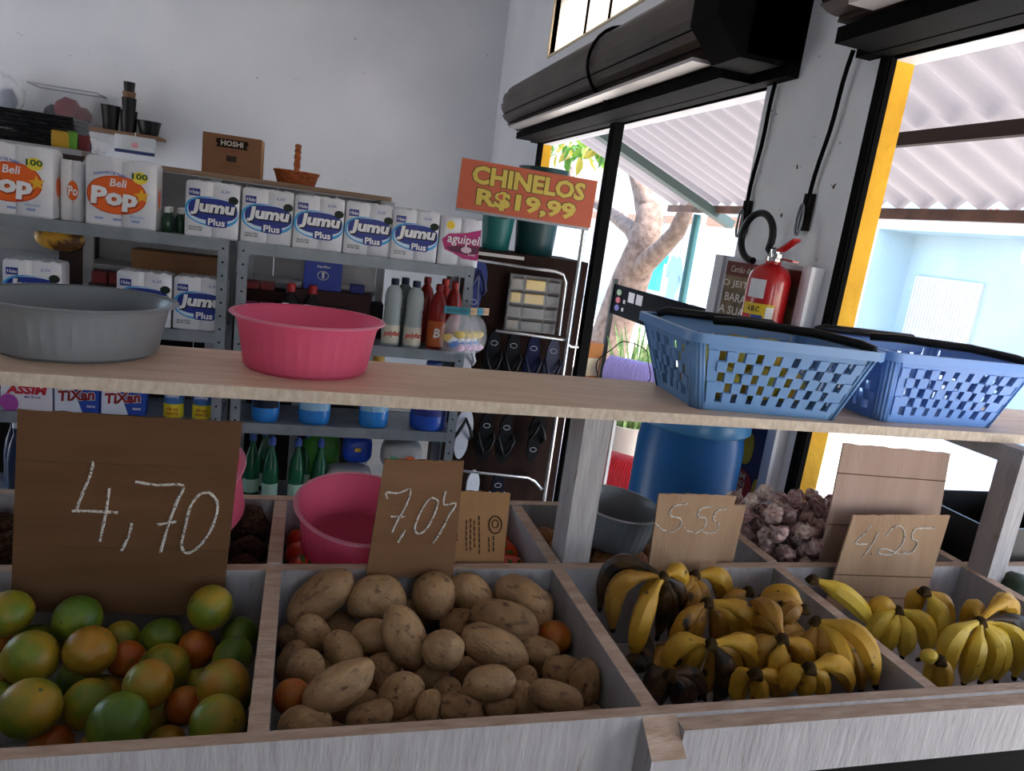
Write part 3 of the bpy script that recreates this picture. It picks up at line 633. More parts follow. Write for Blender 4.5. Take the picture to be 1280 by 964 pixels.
def relax(its, xl, xh, yl, yh, n=40):
    for a in its: a['p0'] = a['p'].copy()
    for _ in range(n):
        for i, a in enumerate(its):
            for b in its[i+1:]:
                if (a['p']-b['p']).length > .16: continue
                best = None
                for pa, ra in sph(a):
                    for pb, rb in sph(b):
                        d = pb-pa; L = d.length; pen = (ra+rb)*.985-L
                        if L > 1e-6 and pen > 0 and (best is None or pen > best[0]): best = (pen, d/L)
                if best:
                    q = best[1]*best[0]*.5; a['p'] -= q*.6; b['p'] += q*.6
        for a in its: a['p'] += (a['p0']-a['p'])*.015
        for a in its:
            ex = abs(a['ax'].x)*.9 if 'ax' in a else 0; ey = abs(a['ax'].y)*.9 if 'ax' in a else 0
            a['p'].x = min(max(a['p'].x, xl+a['r']+ex), xh-a['r']-ex); a['p'].y = min(max(a['p'].y, yl+a['r']+ey), yh-a['r']-ey); a['p'].z = max(a['p'].z, FLZ+a['r'])
def refill(its, n, xl, xh, yl, yh, z0, z1, r0, r1, seed):
    rr = random.Random(seed); out = []
    for _ in range(n*30):
        r = rr.uniform(r0, r1); p = Vector((rr.uniform(xl+r, xh-r), rr.uniform(yl+r, yh-r), rr.uniform(z0, z1)))
        if all(all((p-s_[0]).length > (r+s_[1])*.97 for s_ in sph(b)) for b in its+out): out.append(dict(p=p, r=r))
        if len(out) >= n: break
    return out
rowlabel(items, lambda d: CN[d['k']], 'citrus bin', (785, 815, 845, 875, 912), ('backmost', 'second', 'third', 'fourth', 'fifth', 'front'))
relax(items, -.78, -.030, .761, 1.112, 90)
rr = random.Random(5)
for it in items: put_orange(it['p'], it['r'], it['k'], it['label'], 'oranges in the citrus bin', rr)
for it in refill(items, 34, -.65, -.032, .762, 1.10, FLZ+.036, .845, .030, .036, 4):
    put_orange(it['p'], it['r'], rr.choice('ggyyym'), 'orange mostly buried under the others in the citrus bin', 'buried oranges in the citrus bin', rr)
# ---- potatoes
POTM = [M('potato_a', '9a7650', .6, col2='b08c64', scale=1.8, bump=.25, bscale=7, rand=1, spots='6a4c34', spotscale=3.2, spotlo=.58, spothi=.72), M('potato_b', '8a6744', .65, col2='a07c56', scale=1.6, bump=.3, bscale=6, rand=1, spots='5f4330', spotscale=2.6, spotlo=.57, spothi=.70)]
PMESH = []
for s_ in range(8):
    vs = []
    bend = random.Random(s_).uniform(-.16, .16)
    for v in IV:
        q = Vector((math.copysign(abs(v.x)**.88, v.x), v.y, v.z))*(1+.09*noise.noise(v*1.1+Vector((s_*3.1, 0, 0)))+.03*noise.noise(v*3.4+Vector((0, s_*2.7, 0))))
        for e in range(6):                                         # eyes
            rn = random.Random(s_*10+e); a = Vector((rn.uniform(-1, 1), rn.uniform(-1, 1), rn.uniform(-1, 1))).normalized()
            dd = (v-a).length
            if dd < .2: q *= 1-.05*(1-dd/.2)
        q.y += bend*(q.x*q.x-.4); vs.append(q)
    PMESH.append(mesh_of('tuber', vs, IF, POTM[s_ % 2]))
def put_potato(p, a, b, ang, label, group, rnd):
    me = rnd.choice(PMESH); o = obj('potato', me); tag(o, label, 'potato', group)
    ux = RT*math.cos(ang)+UP*math.sin(ang); nz = (CAMP-p).normalized(); ux = (ux-nz*ux.dot(nz)).normalized()+nz*rnd.uniform(-.25, .25); ux.normalize(); uy = nz.cross(ux).normalized(); uz = ux.cross(uy)
    f = rnd.choice((-1, 1))
    o.matrix_world = Matrix.Translation(p) @ Matrix(((ux.x, uy.x*f, uz.x*f), (ux.y, uy.y*f, uz.y*f), (ux.z, uy.z*f, uz.z*f))).to_4x4() @ Matrix.Diagonal((a, b, b*.92, 1)); return o
PT = [(400,741,44,25,40,0),(471,746,34,26,5,0),(511,729,19,17,0,1),(541,748,27,26,90,0),(389,795,24,18,-50,1),(423,772,21,16,0,2),(465,797,25,21,0,1),(430,815,28,19,-50,1),(506,797,39,24,-70,0),(554,813,26,23,0,0),
      (356,824,27,17,65,2),(382,835,22,21,0,1),(424,860,46,24,30,0),(479,841,21,24,0,2),(502,872,29,24,45,1),(383,900,31,19,0,1),(463,896,28,18,20,1),(536,884,20,15,80,1),(505,903,17,11,0,2),(541,848,22,18,0,2),
      (352,797,20,16,0,2),(455,880,20,15,0,2),(583,741,30,22,-45,0),(614,727,27,16,0,1),(654,755,40,24,-38,0),(682,743,21,19,0,1),(631,774,41,24,-15,0),(620,812,42,24,-25,0),(573,779,22,18,0,1),(676,817,26,20,-25,1),
      (611,856,32,20,8,0),(655,846,16,15,0,1),(577,885,28,19,-15,1),(625,886,20,13,0,1),(652,875,21,18,-70,1),(694,872,34,19,-18,0),(708,843,23,20,0,1),(683,800,17,14,0,2),(745,855,26,19,85,1),(752,882,24,12,0,2),(730,828,14,12,0,2),(587,838,20,16,0,2),(558,862,17,15,0,2),(694,786,15,13,0,2)]
items = []
for x, y, a, b, an, l in PT:
    z = (.918, .888, .862)[l]; p = at_z(x, y, z); d = (p-CAMP).dot(_fw); A, B = a*1.07*d/FPX, b*1.07*d/FPX
    items.append(dict(px=x, py=y, a=A, b=B, an=math.radians(an), p=p, r=B*.95, ax=(RT*math.cos(math.radians(an))+UP*math.sin(math.radians(an)))*max(0, A-B)*.95))
OIP = []
for x, y, r in ((352, 872, 23), (714, 801, 22)):
    p = at_z(x, y, .885); d = (p-CAMP).dot(_fw); it = dict(px=x, py=y, p=p, r=r*d/FPX, o=1); items.append(it); OIP.append(it)
relax(items, -.004, .470, .761, 1.147, 90)
pots = [i for i in items if 'o' not in i]
rowlabel(pots, lambda d: ('long potato' if d['a'] > 1.5*d['b'] else 'plump potato') if d['a'] > .032 else 'small potato', 'potato bin', (752, 785, 808, 835, 868), ('backmost', 'second', 'third', 'fourth', 'fifth', 'front'))
rr = random.Random(9)
for it in pots: put_potato(it['p'], it['a'], it['b'], it['an'], it['label'], 'potatoes in the potato bin', rr)
put_orange(OIP[0]['p'], OIP[0]['r'], 'o', 'stray orange lying among the potatoes by the left divider', None, rr); put_orange(OIP[1]['p'], OIP[1]['r'], 'o', 'stray reddish orange lying among the potatoes by the right divider', None, rr)
for it in refill(items, 34, -.004, .468, .765, 1.145, FLZ+.03, .85, .024, .032, 14):
    put_potato(it['p'], it['r']*1.35, it['r'], rr.uniform(0, 3), 'potato mostly buried under the others in the potato bin', 'buried potatoes in the potato bin', rr)
# ---- bananas: bunches of curved fruit from a dark crown
def ban_mat(name, a, b, s, lo, hi): return M(name, a, .5, col2=b, scale=20, lo=.4, hi=.75, rand=1, spots=s, spotscale=34, spotlo=lo, spothi=hi, bump=.1, bscale=60)
BN = {'y': ban_mat('banana_yellow', 'c4962a', 'b08026', '33210f', .66, .71), 'r': ban_mat('banana_ripe', 'ab7d2a', '8a6024', '2a1a0c', .60, .68), 'd': ban_mat('banana_overripe', '4a3216', '241810', '120c08', .5, .6), 'g': ban_mat('banana_fresh', 'ccaa34', 'b8982e', '5a4a18', .76, .79)}
CROWN = M('banana_crown', '2b2014', .85, col2='4a3820', scale=40, bump=.6, bscale=60); TIP = P('1a130c', .9)
def bunch(label, crown, fruits, group='banana bunches'):
    """crown: (px, py, z); fruits: (tip px, tip py, tip z, kind, bulge, radius)"""
    c = at_z(*crown); t = thing('banana_bunch', label, 'bananas', c, 0, group)
    MB().lathe([(.003, -.010), (.009, -.007), (.012, -.002), (.010, .005), (.005, .010), (.002, .011)], 10, mod=lambda a, k: 1+.25*math.sin(a*5+k)).build('crown', CROWN, t, 60)
    for x, y, z, k, bg, rd in fruits:
        e = at_z(x, y, z)-c; L = e.length; mid_dir = Vector((e.x, e.y, 0)); mid_dir = mid_dir.normalized() if mid_dir.length > 1e-5 else Vector((0, -1, 0))
        out = (Vector((0, 0, 1))*.55+mid_dir*.45); out = out-e.normalized()*out.dot(e.normalized()); out = out.normalized()
        pts = []; rs_ = []; K = 12
        for i in range(K+1):
            u = i/K; p = e*u+out*bg*L*math.sin(math.pi*min(1, u**.85))
            pts.append(p)
            prof = [.30, .34, .50, .80, .95, 1, 1, 1, .97, .90, .76, .50, .24][i]; rs_.append(rd*prof)
        mb = MB(); mb.tube(pts, rs_, 7); mb.build('banana', BN[k], t, 50)
        tipb = pts[-1]; dv = (pts[-1]-pts[-2]).normalized(); mb = MB(); mb.tube([tipb-dv*.002, tipb+dv*.004, tipb+dv*.008], [rd*.28, rd*.26, rd*.16], 6); mb.build('banana_tip', TIP, t, 60)
    return t
r0 = .0185
bunch('blackened overripe banana bunch hanging beside the left divider', (829, 722, .985), [(766, 786, .87, 'r', .34, .019), (793, 826, .845, 'y', .22, .019), (806, 800, .85, 'y', .2, .016), (822, 796, .86, 'd', .14, .015), (838, 792, .86, 'd', .12, .017), (750, 760, .89, 'd', .42, .016), (846, 770, .90, 'd', .2, .017), (852, 735, .955, 'y', .35, .017)])
bunch('small yellow banana bunch below the 5.55 card', (869, 720, .965), [(848, 768, .90, 'r', .22, .02), (872, 770, .90, 'r', .16, .0195), (904, 760, .895, 'y', .3, .0205), (858, 785, .88, 'r', .22, .018)])
bunch('fanned yellow banana bunch in the centre of the left banana bin', (885, 754, .955), [(842, 822, .855, 'r', .2, .018), (866, 815, .86, 'r', .16, .019), (895, 812, .86, 'r', .16, .019), (918, 817, .855, 'y', .22, .0195), (944, 825, .855, 'y', .28, .0195)])
bunch('speckled banana bunch near the front of the left banana bin', (889, 806, .935), [(836, 848, .85, 'y', .3, .019), (862, 853, .85, 'y', .2, .0185), (895, 876, .84, 'd', .2, .019), (914, 862, .84, 'r', .2, .0185), (940, 862, .845, 'y', .32, .0195), (876, 870, .84, 'r', .2, .017)])
bunch('small pale banana bunch poking over the front board', (945, 843, .925), [(922, 885, .85, 'y', .25, .016), (944, 890, .85, 'y', .12, .015), (975, 882, .845, 'y', .15, .015)])
bunch('black rotten banana bunch by the front left corner', (838, 845, .90), [(812, 868, .85, 'd', .25, .016), (826, 880, .845, 'd', .2, .016), (845, 885, .84, 'd', .15, .016), (862, 880, .84, 'd', .15, .016), (880, 872, .845, 'd', .2, .014)])
bunch('banana bunch lying sideways against the middle board', (936, 740, .945), [(898, 782, .88, 'r', .2, .018), (916, 770, .885, 'r', .2, .017)])
bunch('radiating ripe banana bunch in the right half of the left banana bin', (978, 800, .955), [(937, 762, .925, 'r', .18, .0185), (938, 790, .90, 'r', .16, .018), (933, 838, .88, 'r', .16, .0185), (966, 858, .875, 'y', .14, .0185), (1005, 848, .885, 'y', .22, .019), (948, 850, .87, 'r', .15, .018)])
bunch('long banana bunch leaning on the right side of the left banana bin', (1021, 778, .975), [(1094, 856, .912, 'y', .30, .019), (1056, 852, .905, 'y', .22, .0185), (1030, 848, .895, 'r', .15, .018), (1076, 862, .895, 'r', .24, .018), (1004, 840, .89, 'r', .12, .0175)])
bunch('bananas lying high at the back of the left banana bin', (1004, 762, .955), [(948, 760, .935, 'r', .22, .0185), (952, 746, .95, 'y', .28, .017), (975, 784, .925, 'r', .25, .018)])
bunch('short banana bunch at the front of the left banana bin', (1012, 836, .945), [(980, 870, .885, 'y', .2, .0165), (1003, 874, .885, 'y', .14, .0165), (1026, 872, .885, 'y', .15, .016), (1062, 864, .895, 'y', .25, .017)])
bunch('single long banana pair over the bin divider below the garlic', (1016, 725, .975), [(1093, 784, .90, 'g', .10, .0185), (1078, 768, .90, 'y', .05, .016)])
bunch('banana bunch below the 4.25 card', (1122, 764, .94), [(1088, 806, .87, 'g', .24, .018), (1107, 815, .86, 'g', .16, .018), (1128, 820, .86, 'g', .14, .0175), (1157, 819, .86, 'g', .26, .019), (1085, 768, .92, 'y', .3, .017)])
bunch('upright banana bunch right of the 4.25 card', (1156, 740, .975), [(1166, 806, .875, 'g', .16, .020), (1178, 795, .885, 'y', .22, .0185), (1138, 775, .90, 'y', .2, .018)])
bunch('small banana bunch at the front corner of the right banana bin', (1174, 826, .93), [(1150, 824, .925, 'g', .2, .013), (1160, 862, .86, 'y', .2, .016), (1176, 866, .86, 'y', .12, .016)])
bunch('large bright banana bunch at the right end', (1225, 778, .965), [(1182, 850, .855, 'g', .40, .020), (1205, 853, .852, 'g', .28, .019), (1226, 852, .852, 'g', .20, .0185), (1245, 850, .852, 'g', .20, .0185), (1268, 846, .852, 'g', .30, .0195), (1205, 790, .91, 'y', .4, .018), (1258, 800, .90, 'y', .4, .018), (1285, 838, .87, 'd', .3, .015)])
bunch('ripe bananas filling the middle of the left banana bin', (960, 822, .90), [(915, 800, .865, 'r', .2, .018), (925, 850, .85, 'r', .15, .018), (905, 845, .85, 'r', .15, .018), (1000, 800, .87, 'r', .2, .018), (1010, 860, .86, 'r', .15, .018), (1040, 820, .895, 'r', .2, .018)])
bunch('brown bananas low at the left side of the left banana bin', (815, 838, .86), [(790, 800, .84, 'd', .15, .017), (840, 815, .84, 'r', .15, .017), (850, 835, .84, 'r', .15, .017), (780, 830, .835, 'd', .1, .016)])
t = thing('black_crate', 'black plastic crate in the last bin at the far right', 'crate', (1.68, 1.30, .793))
for a, b, c, d in ((-.16, .16, -.125, -.117), (-.16, .16, .117, .125), (-.16, -.152, -.117, .117), (.152, .16, -.117, .117)): MB().box(a, b, c, d, 0, .235).build('side', BLACKP, t)
MB().box(-.16, .16, -.125, .125, 0, .004).build('base', BLACKP, t)
# ---- garlic
GM = [M('garlic_a', '8a5f66', .55, col2='cdb3ac', scale=2.4, stretch=(1, 1, .3), rand=1, bump=.2, bscale=8, spots='6a4650', spotscale=2.2, spotlo=.6, spothi=.7), M('garlic_b', 'a07a76', .55, col2='dbc9be', scale=2.4, stretch=(1, 1, .3), rand=1, bump=.2, bscale=8, spots='7a5258', spotscale=2, spotlo=.6, spothi=.7)]
GMESH = []
for s_ in range(4):
    mb = MB(); nl = 5+s_ % 3
    mb.lathe([(.12, -.62), (.55, -.55), (.9, -.3), (1, 0), (.88, .35), (.55, .62), (.28, .8), (.16, 1.05), (.12, 1.25), (.05, 1.3)], 30, mod=lambda a, k: 1+(.26 if k < 6 else .05)*(abs(math.cos(a*nl/2))-.6)+.04*math.sin(a+k*s_))
    o = mb.build('bulb', GM[s_ % 2], None, 50); GMESH.append(o.data); bpy.data.objects.remove(o)
rr = random.Random(21); gits = []
for i in range(900):
    x = rr.uniform(.99, 1.43); y = rr.uniform(1.195, 1.425); r = rr.uniform(.0175, .0225)
    top = .985+.05*math.exp(-((y-1.33)/.08)**2)-.25*max(0, x-1.2) if x < 1.40 else .90
    z = rr.uniform(.90, top); p = Vector((x, y, z))
    if all((p-b['p']).length > (r+b['r'])*.88 for b in gits): gits.append(dict(p=p, r=r))
def garlic_proj(p):
    v = p-CAMP; return 640+FPX*v.dot(RT)/v.dot(_fw), 482-FPX*v.dot(UP)/v.dot(_fw)
for g_ in gits: g_['px'], g_['py'] = garlic_proj(g_['p'])
gits.sort(key=lambda d: -d['p'].z)
vis = [g_ for g_ in gits if (g_['p'].z > .93 or g_['p'].y < 1.26) and 920 < g_['px'] < 1045]
qs = sorted(g_['py'] for g_ in vis); ne = max(4, len(vis)//14)
rowlabel(vis, lambda d: 'garlic bulb', 'garlic heap', tuple(qs[len(qs)*k//ne] for k in range(1, ne)), ('top', 'second', 'third', 'fourth', 'fifth', 'sixth', 'seventh', 'eighth', 'ninth', 'lowest'))
for g_ in gits:
    o = obj('garlic_bulb', rr.choice(GMESH)); o.location = g_['p']; o.scale = (g_['r'],)*3; o.rotation_euler = (rr.uniform(-1.6, 1.6), rr.uniform(-1.6, 1.6), rr.uniform(0, 6))
    tag(o, g_.get('label', 'garlic bulb mostly buried in the heap right of the 5.55 card'), 'garlic', 'garlic bulbs in the heap')
# ---- tomatoes, yams, onions in the back bins, avocado
def round_item(name, cat, p, r, mat, label, group, squash=.85, seed=1, amp=.06, calyx=None):
    vs = [Vector((v.x, v.y, v.z*squash))*(1+amp*noise.noise(v*1.6+Vector((seed*2.3, 0, 0)))) for v in IV2]
    me = mesh_of('skin', vs, IF2, mat)
    if calyx:
        t = thing(name, label, cat, p, seed, group); a = obj('skin', me, t); a.scale = (r,)*3
        mb = MB(); c = (0, 0, r*squash*.98)
        for k in range(5): an = k*1.257; mb.add([c, (.5*r*math.cos(an-.25), .5*r*math.sin(an-.25), c[2]-.02*r), (.75*r*math.cos(an), .75*r*math.sin(an), c[2]-.12*r), (.5*r*math.cos(an+.25), .5*r*math.sin(an+.25), c[2]-.02*r)], [(0, 1, 2, 3)])
        mb.build('calyx', calyx, t); t.rotation_euler = (.7*math.sin(seed*3), .7*math.cos(seed*5), seed); return t
    o = obj(name, me); tag(o, label, cat, group); o.location = p; o.scale = (r,)*3; o.rotation_euler = (seed, seed*1.7, seed*.3); return o
TOM = M('tomato_red', 'c4281c', .3, col2='d8481e', scale=.8, rand=1); CAL = P('4f7030', .7)
tl = [(365, 670, .036), (378, 690, .036), (362, 688, .034), (405, 697, .034), (632, 690, .036), (645, 672, .034), (655, 697, .034), (600, 700, .034), (520, 700, .034), (445, 699, .034)]
tn = ('leftmost red tomato below the pink basin', 'red tomato tucked under the left side of the pink basin', 'red tomato in the left front corner of the tomato bin', 'red tomato in front of the pink basin', 'red tomato beside the printed cardboard piece', 'red tomato against the right divider', 'red tomato in the right front corner of the tomato bin', 'red tomato behind the printed cardboard piece', 'red tomato behind the 7,07 card', 'red tomato under the pink basin beside the 7,07 card')
tits = []
for (x, y, r), lb_ in zip(tl, tn): tits.append(dict(p=at_z(x, y, .878), r=r, l=lb_))
relax(tits, -.004, .47, 1.172, 1.438, 40)
for i, it in enumerate(tits): round_item('tomato', 'tomato', it['p'], it['r'], TOM, it['l'], 'tomatoes', .86, i+1, .04, CAL)
for i, it in enumerate(refill(tits+[dict(p=Vector((.125, 1.325, .96)), r=.085)], 18, 0, .468, 1.173, 1.437, FLZ+.034, .87, .03, .035, 31)):
    round_item('tomato', 'tomato', it['p'], it['r'], TOM, 'red tomato mostly hidden under the pink basin in the tomato bin', 'hidden tomatoes', .86, i+20, .04, CAL)
YAM = M('yam_skin', '33221a', .95, col2='5a4232', scale=5, lo=.4, hi=.7, bump=.8, bscale=9, rand=1)
yp = [(300, 680, .05), (322, 640, .05), (314, 700, .04), (330, 690, .04), (2, 640, .055), (10, 690, .05), (280, 640, .045), (330, 660, .04), (5, 620, .045)]
yn = ('brown hairy yam beside the right edge of the 4,70 card', 'brown yam below the pink basin by the divider', 'small dark yam at the front of the yam bin', 'dark yam in the right front corner of the yam bin', 'dark yam at the far left edge behind the bin board', 'dark yam at the far left behind the 4,70 card', 'dark yam under the pink basin behind the 4,70 card', 'dark yam against the right divider of the yam bin', 'rough dark yam at the upper far left')
yits = [dict(p=at_z(x, y, .895), r=r*.92, l=l_) for (x, y, r), l_ in zip(yp, yn)]
relax(yits, -.75, -.03, 1.172, 1.438, 40)
for i, it in enumerate(yits): round_item('yam', 'yam', it['p'], it['r']*.86, YAM, it['l'], 'yams', 1.15, i+1, .2)
for i, it in enumerate(refill(yits+[dict(p=Vector((-.175, 1.325, 1.01)), r=.085)], 20, -.505, -.032, 1.173, 1.437, FLZ+.04, .9, .034, .042, 33)): round_item('yam', 'yam', it['p'], it['r']*.86, YAM, 'dark yam mostly hidden in the back left bin', 'hidden yams', 1.15, i+30, .2)
ONI = M('onion_skin', 'b07a4c', .45, col2='8f5a36', scale=1.5, stretch=(4, 4, 1), rand=1)
op = [(742, 690, .034), (755, 702, .034), (790, 700, .032), (768, 692, .03), (810, 698, .03), (934, 703, .026), (690, 680, .03), (680, 668, .03)]
on = ('onion just right of the upright post base', 'onion at the front edge right of the upright post', 'onion under the front of the small grey basin', 'onion under the left of the small grey basin', 'onion beside the 5.55 card under the grey basin', 'single onion right of the cardboard strip', 'onion left of the upright post base', 'onion against the tomato bin divider')
oits = [dict(p=at_z(x, y, .885), r=r, l=l_) for (x, y, r), l_ in zip(op, on)]
relax(oits, .496, .947, 1.172, 1.438, 40)
for i, it in enumerate(oits): round_item('onion', 'onion', it['p'], it['r'], ONI, it['l'], 'onions', .9, i+1, .05)
for i, it in enumerate(refill(oits+[dict(p=Vector((.665, 1.33, .97)), r=.07)], 24, .496, .947, 1.25, 1.437, FLZ+.032, .865, .028, .033, 35)): round_item('onion', 'onion', it['p'], it['r'], ONI, 'onion mostly hidden under the small grey basin', 'hidden onions', .9, i+30, .05)
round_item('avocado', 'avocado', at_z(1268, 735, .93), .035, M('avocado_green', '1f2d18', .4, bump=.4, bscale=120), 'dark green avocado in the bin at the far right', None, 1.1, 3, .08)
MANG = M('mango_yellow', 'c79a2c', .4, col2='8f9a34', scale=.9, rand=1)
mi = 0
for x, y, z in ((.80, 1.24, .045), (.88, 1.23, .045), (.96, 1.24, .045), (.80, 1.33, .045), (.89, 1.32, .045), (.98, 1.33, .045), (.84, 1.28, .10), (.93, 1.28, .10), (.765, 1.29, .085)):
    mi += 1; nm = ('front left', 'front centre', 'front right', 'back left', 'back centre', 'back right', 'upper left', 'upper right', 'leftmost upper')[mi-1]
    round_item('mango', 'mango', (x, y, 1.262+z), .036, MANG, 'yellow mango at the %s of the fruit inside the blue basket' % nm, 'mangoes in the blue basket', 1.15, mi, .06)
# ================================================================ metal shelving
YF = 2.99
LV = [1.360, 1.000, .640, .28]
def metal_shelf(x0, x1, label, holes):
    t = thing('metal_shelf', label, 'shelf', (x0, YF, 0))
    W = x1-x0; Dp = .30
    for i, z in enumerate(LV):
        MB().box(.004, W-.004, .003, Dp-.003, z-.004, z).build('shelf_board', STEEL, t)
        MB().box(.0, W, -.002, .001, z-.042, z+.002).build('shelf_lip', STEEL, t); MB().box(.0, W, Dp-.001, Dp+.002, z-.042, z+.002).build('shelf_lip', STEEL, t)
    for sx, X in ((1, 0), (-1, W)):
        for fy, Y in ((1, 0), (-1, Dp)):
            xa, xb = sorted((X, X+sx*.036)); ya, yb = sorted((Y-fy*.004, Y-fy*.002)); yc, yd = sorted((Y-fy*.004, Y+fy*.036)); xc, xd = sorted((X-sx*.002, X))
            u = MB().add([(xa,ya,0),(xb,ya,0),(xb,yb,0),(xa,yb,0),(xa,ya,1.365),(xb,ya,1.365),(xb,yb,1.365),(xa,yb,1.365)], [(0,3,2,1),(4,5,6,7),(0,1,5,4),(1,2,6,5),(2,3,7,6),(3,0,4,7)])
            u.box(xc, xd, yc, yd, 0, 1.365); up_ = u.build('upright', STEEL, t); up_['kind'] = 'stuff' if False else 'part'; del up_['kind']
            if fy == 1 and (sx in holes):
                for k in range(20): MB().prism([((xa+xb)/2+a, .34+.052*k+b) for a, b in ellipse(.009, .009, 8)], Y-.0052, Y-.004, 'y').build('bolt_hole', P('17181a', .7), t)
    return t
metal_shelf(-1.20, -.287, 'grey metal shelf unit on the left holding paper towels and soap boxes', (-1,))
metal_shelf(-.250, .674, 'grey metal shelf unit in the middle holding tissue packs and cleaning bottles', (1, -1))

# ---------------------------------------------------------------- wrapped paper packs
WRAP = M('white_wrap', 'e3e2e6', .35, col2='d3d3da', scale=9, bump=.35, bscale=22, coat=.3)
NAVY = P('1c2f86', .4); SKY = P('3a9fd8', .4); WHITE = P('eceaec', .4); INKB = P('15151c', .5)
def two_lobe(W, Dp, n=18, lobes=2, dip=.16):
    f = []
    for i in range(n+1):
        x = -W/2+W*i/n; t = (i/n*lobes) % 1 if i < n else 1.0; t = 2*t-1; f.append((x, Dp/2*(1-dip+dip*math.sqrt(max(0, 1-t*t)))))
    return [(x, -y) for x, y in f]+[(x, y) for x, y in reversed(f)]
def wrap_body(W, Dp, H, seed, lobes=2):
    base = two_lobe(W, Dp, 18*lobes//2, lobes); n = len(base); rr = random.Random(seed); lv = [(0, .92), (.015, .98), (.04, 1), (.5, 1.0), (.94, 1.0), (.985, .96), (1, .88)]
    vs = []
    for j, (z, s_) in enumerate(lv):
        for x, y in base: vs.append((x*s_ if abs(s_-1) > .03 else x*(1+rr.uniform(-.004, .004)), y*s_, H*z+(rr.uniform(-.004, .004) if j >= 5 else 0)))
    mb = MB(); mb.add(vs, [(k*n+i, k*n+(i+1) % n, (k+1)*n+(i+1) % n, (k+1)*n+i) for k in range(len(lv)-1) for i in range(n)]); mb.add([vs[i] for i in range(n)], [tuple(range(n))]); mb.add(vs[-n:], [tuple(range(n))])
    return mb
def jumu():
    t = thing('toilet_paper_pack', 'x', 'toilet paper', (0, 0, 0)); W, Dp, H = .188, .105, .207; F = -Dp/2
    wb = wrap_body(W, Dp, H, 1).build('wrapper', WRAP, t, 50)
    plate('print', ellipse(.188, .108, 30, 2.3, -.06), (0, F-.0005, .098), SKY, t); plate('print', ellipse(.178, .098, 30, 2.3, .04), (.003, F-.0012, .101), P('cfe4f4', .4), t)
    lg = plate('logo', ellipse(.172, .082, 30, 2.6), (.004, F-.002, .106), NAVY, t)
    pl = plate('logo', ellipse(.076, .034, 20, 5), (.018, F-.0024, .060), NAVY, t)
    text('lettering', 'Jumu', .160, .064, (.007, F-.0042, .108), INKB, t, .07, .12); text('lettering', 'Jumu', .155, .057, (.004, F-.005, .110), WHITE, t, .05, .12)
    text('lettering', 'Plus', .060, .026, (.018, F-.004, .061), WHITE, t, .03)
    plate('print', rect(.038, .026), (-.062, F-.0008, .163), NAVY, t); text('lettering', '4 Rolos', .032, .014, (-.062, F-.0020, .163), WHITE, t, .02)
    plate('print', ellipse(.036, .030, 16), (.074, F-.0025, .148), P('1f2a22', .5), t); text('lettering', '6,50', .030, .012, (.045, F-.0012, .176), P('3a46b0', .5), t, 0, .2)
    text('lettering', 'FOLHA DUPLA', .048, .007, (-.055, F-.0012, .036), INKB, t, .02); text('lettering', 'NEUTRO 30M', .046, .006, (-.056, F-.0012, .027), INKB, t, .02)
    return t
jproto = jumu()
def tilt_of(i): return random.Random(i).uniform(-.03, .03)
JP = [(-.350, 1.36, 'alone at the right end of the left shelf top'), (-.153, 1.36, 'first on the middle shelf top beside the upright gap'), (.037, 1.36, 'second from the left on the middle shelf top'), (.230, 1.36, 'third from the left on the middle shelf top'), (.417, 1.36, 'on the middle shelf top beside the magenta pack'),
      (-.948, 1.0, 'at the far left behind the grey basin'), (-.577, 1.0, 'half hidden by the right rim of the grey basin'), (-.382, 1.0, 'under the left shelf top against its right upright')]
for i, (x, z, lb_) in enumerate(JP):
    o = jproto if i == 0 else copy_tree(jproto); o['label'] = 'white and blue toilet paper pack %s' % lb_; o['group'] = 'blue-logo toilet paper packs'
    o.location = (x, YF+.058+(.01 if i % 2 else 0), z); o.rotation_euler = (0, 0, tilt_of(i+3))
MAG = P('b3206e', .4)
t = thing('toilet_paper_pack', 'white and magenta tissue pack at the right end of the middle shelf top', 'toilet paper', (.602, YF+.06, 1.36), 0, None); F = -.0525
wrap_body(.170, .105, .200, 5).build('wrapper', WRAP, t, 50)
plate('print', [(-.075, .02), (-.05, .045), (.02, .055), (.084, .075), (.084, -.052), (.02, -.05), (-.02, -.032), (-.06, -.02)], (0, F-.0006, .085), MAG, t); plate('print', [(-.06, .0), (.0, .012), (.084, .016), (.084, -.012), (.03, -.022), (-.03, -.014)], (0, F-.0014, .075), P('5c0f38', .4), t)
plate('print', ellipse(.034, .034, 18), (-.045, F-.001, .165), P('e8c632', .4), t); text('lettering', 'aguipel', .135, .048, (.014, F-.0032, .108), WHITE, t, .012, .1)
plate('print', ellipse(.045, .026, 16), (.03, F-.0022, .072), P('d8b9c9', .4), t); text('lettering', 'Leve', .03, .010, (.055, F-.003, .055), WHITE, t)
